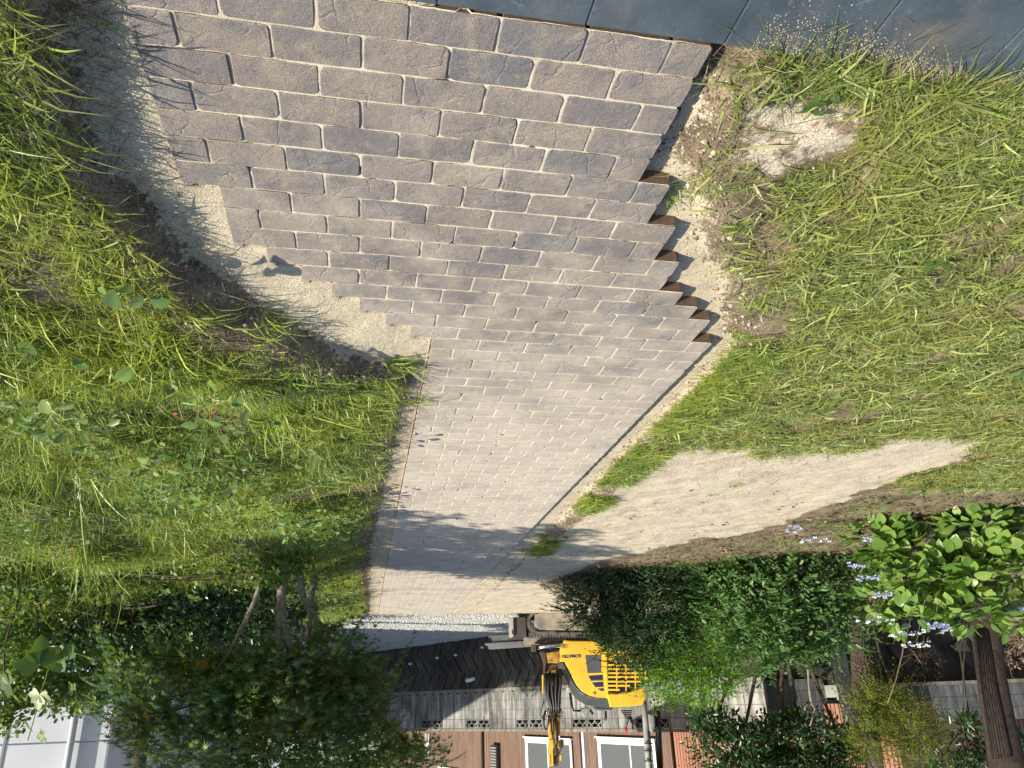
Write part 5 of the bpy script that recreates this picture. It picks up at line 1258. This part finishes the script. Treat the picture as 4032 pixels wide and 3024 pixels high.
poly([(1215, 640), (1560, 630), (1570, 860), (1420, 915), (1300, 935), (1222, 925)], YE - .056, .012, 'black', 'grille_opening')
for y in (662, 700, 740, 778, 822, 862, 902):
    x1 = 1550 if y < 860 else 1430 if y < 900 else 1330
    MB().prism([e4(x, yy, YE - .085) for x, yy in ((1216, y - 9), (x1, y - 9), (x1, y + 9), (1216, y + 9))], DY * .03).build('grille_bar', MT['yellow'], ex)
for x in (1300, 1390, 1480): MB().prism([e4(*q, YE - .078) for q in ((x - 6, 640), (x + 6, 640), (x + 8, 915), (x - 4, 915))], DY * .02).build('grille_bar', MT['yellow'], ex)
for pts in ([(1025, 765), (1165, 755), (1168, 805), (1050, 808)], [(1060, 830), (1170, 822), (1174, 868), (1092, 870)], [(1115, 890), (1177, 885), (1178, 912), (1150, 912)]):
    poly(pts, YE - .053, .006, 'navy', 'side_stripe')
poly([(995, 565), (1150, 560), (1150, 735), (1020, 745)], YE - .053, .006, 'dark_plastic', 'side_window')
for a in (((1020, 742), (1165, 738)), ((1040, 820), (1172, 815)), ((1080, 880), (1176, 877))):
    MB().tube([e4(*a[0], YE - .056), e4(*a[1], YE - .056)], .008, 6).build('panel_rib', MT['yellow'], ex)
MB().tube([e4(1077, 940, YE - .07), e4(1077, 940, YE - .04)], .025, 12).build('filler_lock', MT['steel'], ex, True)
# lettering
tc = bpy.data.curves.new('lettering', 'FONT'); tc.body = 'KOMATSU'; tc.size = .105; tc.extrude = .002; tc.align_x = 'CENTER'; tc.align_y = 'CENTER'; tc.offset = .0035
to = bpy.data.objects.new('tmp', tc); COL.objects.link(to)
dg = bpy.context.evaluated_depsgraph_get(); tme = bpy.data.meshes.new_from_object(to.evaluated_get(dg)); bpy.data.objects.remove(to)
tme.transform(Matrix.Rotation(math.atan2(.25, .97), 4, 'Z') @ Matrix.Rotation(math.pi / 2, 4, 'X')); tme.materials.clear()
c_ = e4(860, 574, YE - .054); lt = link('lettering', tme, MT['navy'], ex)
wl = max(v.co.x for v in tme.vertices) - min(v.co.x for v in tme.vertices)
target = abs(e4(778, 574)[0] - e4(962, 574)[0]); lt.scale = (target / wl,) * 3; lt.location = c_ - ORG[ex.name]
poly([(765, 462), (825, 460), (825, 498), (765, 500)], YE - .053, .002, 'yellow_dirty', 'warning_sticker')
# controls, armrest, mirror bar, canopy posts
MB().tube([e4(850, 930, YE), e4(868, 1060, YE), e4(882, 1105, YE), e4(950, 1102, YE)], .022, 8).build('grab_bar', MT['black'], ex, True)
poly([(958, 1078), (1030, 1072), (1044, 1092), (1018, 1165), (980, 1160), (950, 1130)], YE, .22, 'grey_plastic', 'armrest', .02)
poly([(1046, 1085), (1075, 1120), (1082, 1140), (1055, 1142), (1040, 1120)], YE + .02, .1, 'black', 'lever_boot', .01)
MB().tube([e4(1195, 1105, YE), e4(1196, 1165, YE), e4(1188, 1198, YE)], [.018, .022, .028], 8).build('control_lever', MT['black'], ex, True)
poly([(1080, 1076), (1270, 1076), (1262, 1098), (1110, 1100)], YE, .6, 'dark_plastic', 'seat_base', .01)
for i in range(6):
    t_ = i / 5; xa = 1330 + 55 * t_; xb = 1450 - 5 * t_; y = 1078 + 95 * t_
    poly([(xa, y), (xb, y), (xb - 3, y + 14), (xa + 8, y + 14)], YE + .03 * t_, .16 - .06 * t_, 'grey_plastic' if i == 0 else 'rubber', 'lever_bellows', .006)
MB().tube([e4(1420, 1165, YE), e4(1392, 1275, YE)], .012, 8).build('lever_rod', MT['black'], ex, True)
MB().tube([e4(1392, 1272, YE), e4(1385, 1320, YE)], .022, 8).build('lever_knob', MT['red'], ex, True)
MB().tube([e4(1435, 1165, YE + .05), e4(1460, 1285, YE + .05)], [.03, .02], 8).build('control_lever', MT['black'], ex, True)
MB().tube([e4(1560, 1010, YE), e4(1580, 1200, YE), e4(1600, 1500, YE), e4(1618, 1720, YE)], .055, 12).build('canopy_post', MT['grey_plastic'], ex, True)
MB().tube([e4(1690, 1060, YE + .5), e4(1705, 1300, YE + .5), e4(1725, 1760, YE + .5)], .058, 12).build('canopy_post', MT['black'], ex, True)
poly([(1600, 1130), (1665, 1140), (1672, 1250), (1655, 1320), (1625, 1310), (1612, 1220)], YE + .2, .3, 'grey_plastic', 'seat_back', .03)
MB().tube([e4(1612, 1300, YE - .05), e4(1628, 1450, YE - .07), e4(1620, 1560, YE - .04), e4(1640, 1680, YE - .05)], .02, 7).build('cable', MT['black'], ex, True)
for y in (1418, 1490, 1590): MB().tube([e4(1568, y, YE - .08), e4(1650, y + 4, YE - .08)], .011, 6).build('cable_tie', MT['black'], ex)
# canopy roof, above the picture
z_top = 2.75; p0 = e4(1560, 1700)[0]
MB().box(p0 - 1.1, p0 + .9, YE - .35, YE + 1.0, z_top, z_top + .08).build('canopy_roof', MT['yellow'], ex, bevel=.03)

# two aluminium loading ramps lying behind the tracks
def ramp_thing(pts, Y, label, w_):
    A, Bq = at(*pts[0], Y), at(*pts[1], Y); U = unit(Bq - A); N = unit(np.cross(U, DY)); N = N if N[2] > 0 else -N
    t = empty('loading_ramp', A, label, 'ramp', 'aluminium loading ramps by the digger'); L = float(np.linalg.norm(Bq - A))
    MB().frame(A, U, DY, N, 0, L, 0, w_, 0, .025).build('deck', MT['alu'], t, bevel=.004)
    for y in (0, w_ - .02): MB().frame(A, U, DY, N, .06, L, y - .002, y + .022, .024, .10).build('side_rail', MT['alu'], t, bevel=.004)
    for i in range(int(L / .09)): MB().frame(A, U, DY, N, .1 + i * .09, .12 + i * .09, .024, w_ - .024, .025, .037).build('rung', MT['alu'], t)
    return t
ramp_thing(((1047, 1390), (1290, 1374)), 12.3, 'longer aluminium loading ramp closest to the digger beam', .3)
ramp_thing(((1055, 1374), (1200, 1362)), 13.0, 'shorter aluminium loading ramp half hidden behind the blade', .3)
# overhead wire whose shadow crosses the far paving
tag(MB().tube([(6.5, 5.6, 3.3), (2.8, 5.9, 3.05), (-1, 6.6, 3.0), (-6, 7.6, 3.5)], .012, 6).build('overhead_cable', MT['black']), 'black cable spanning above the far end of the path', 'cable')
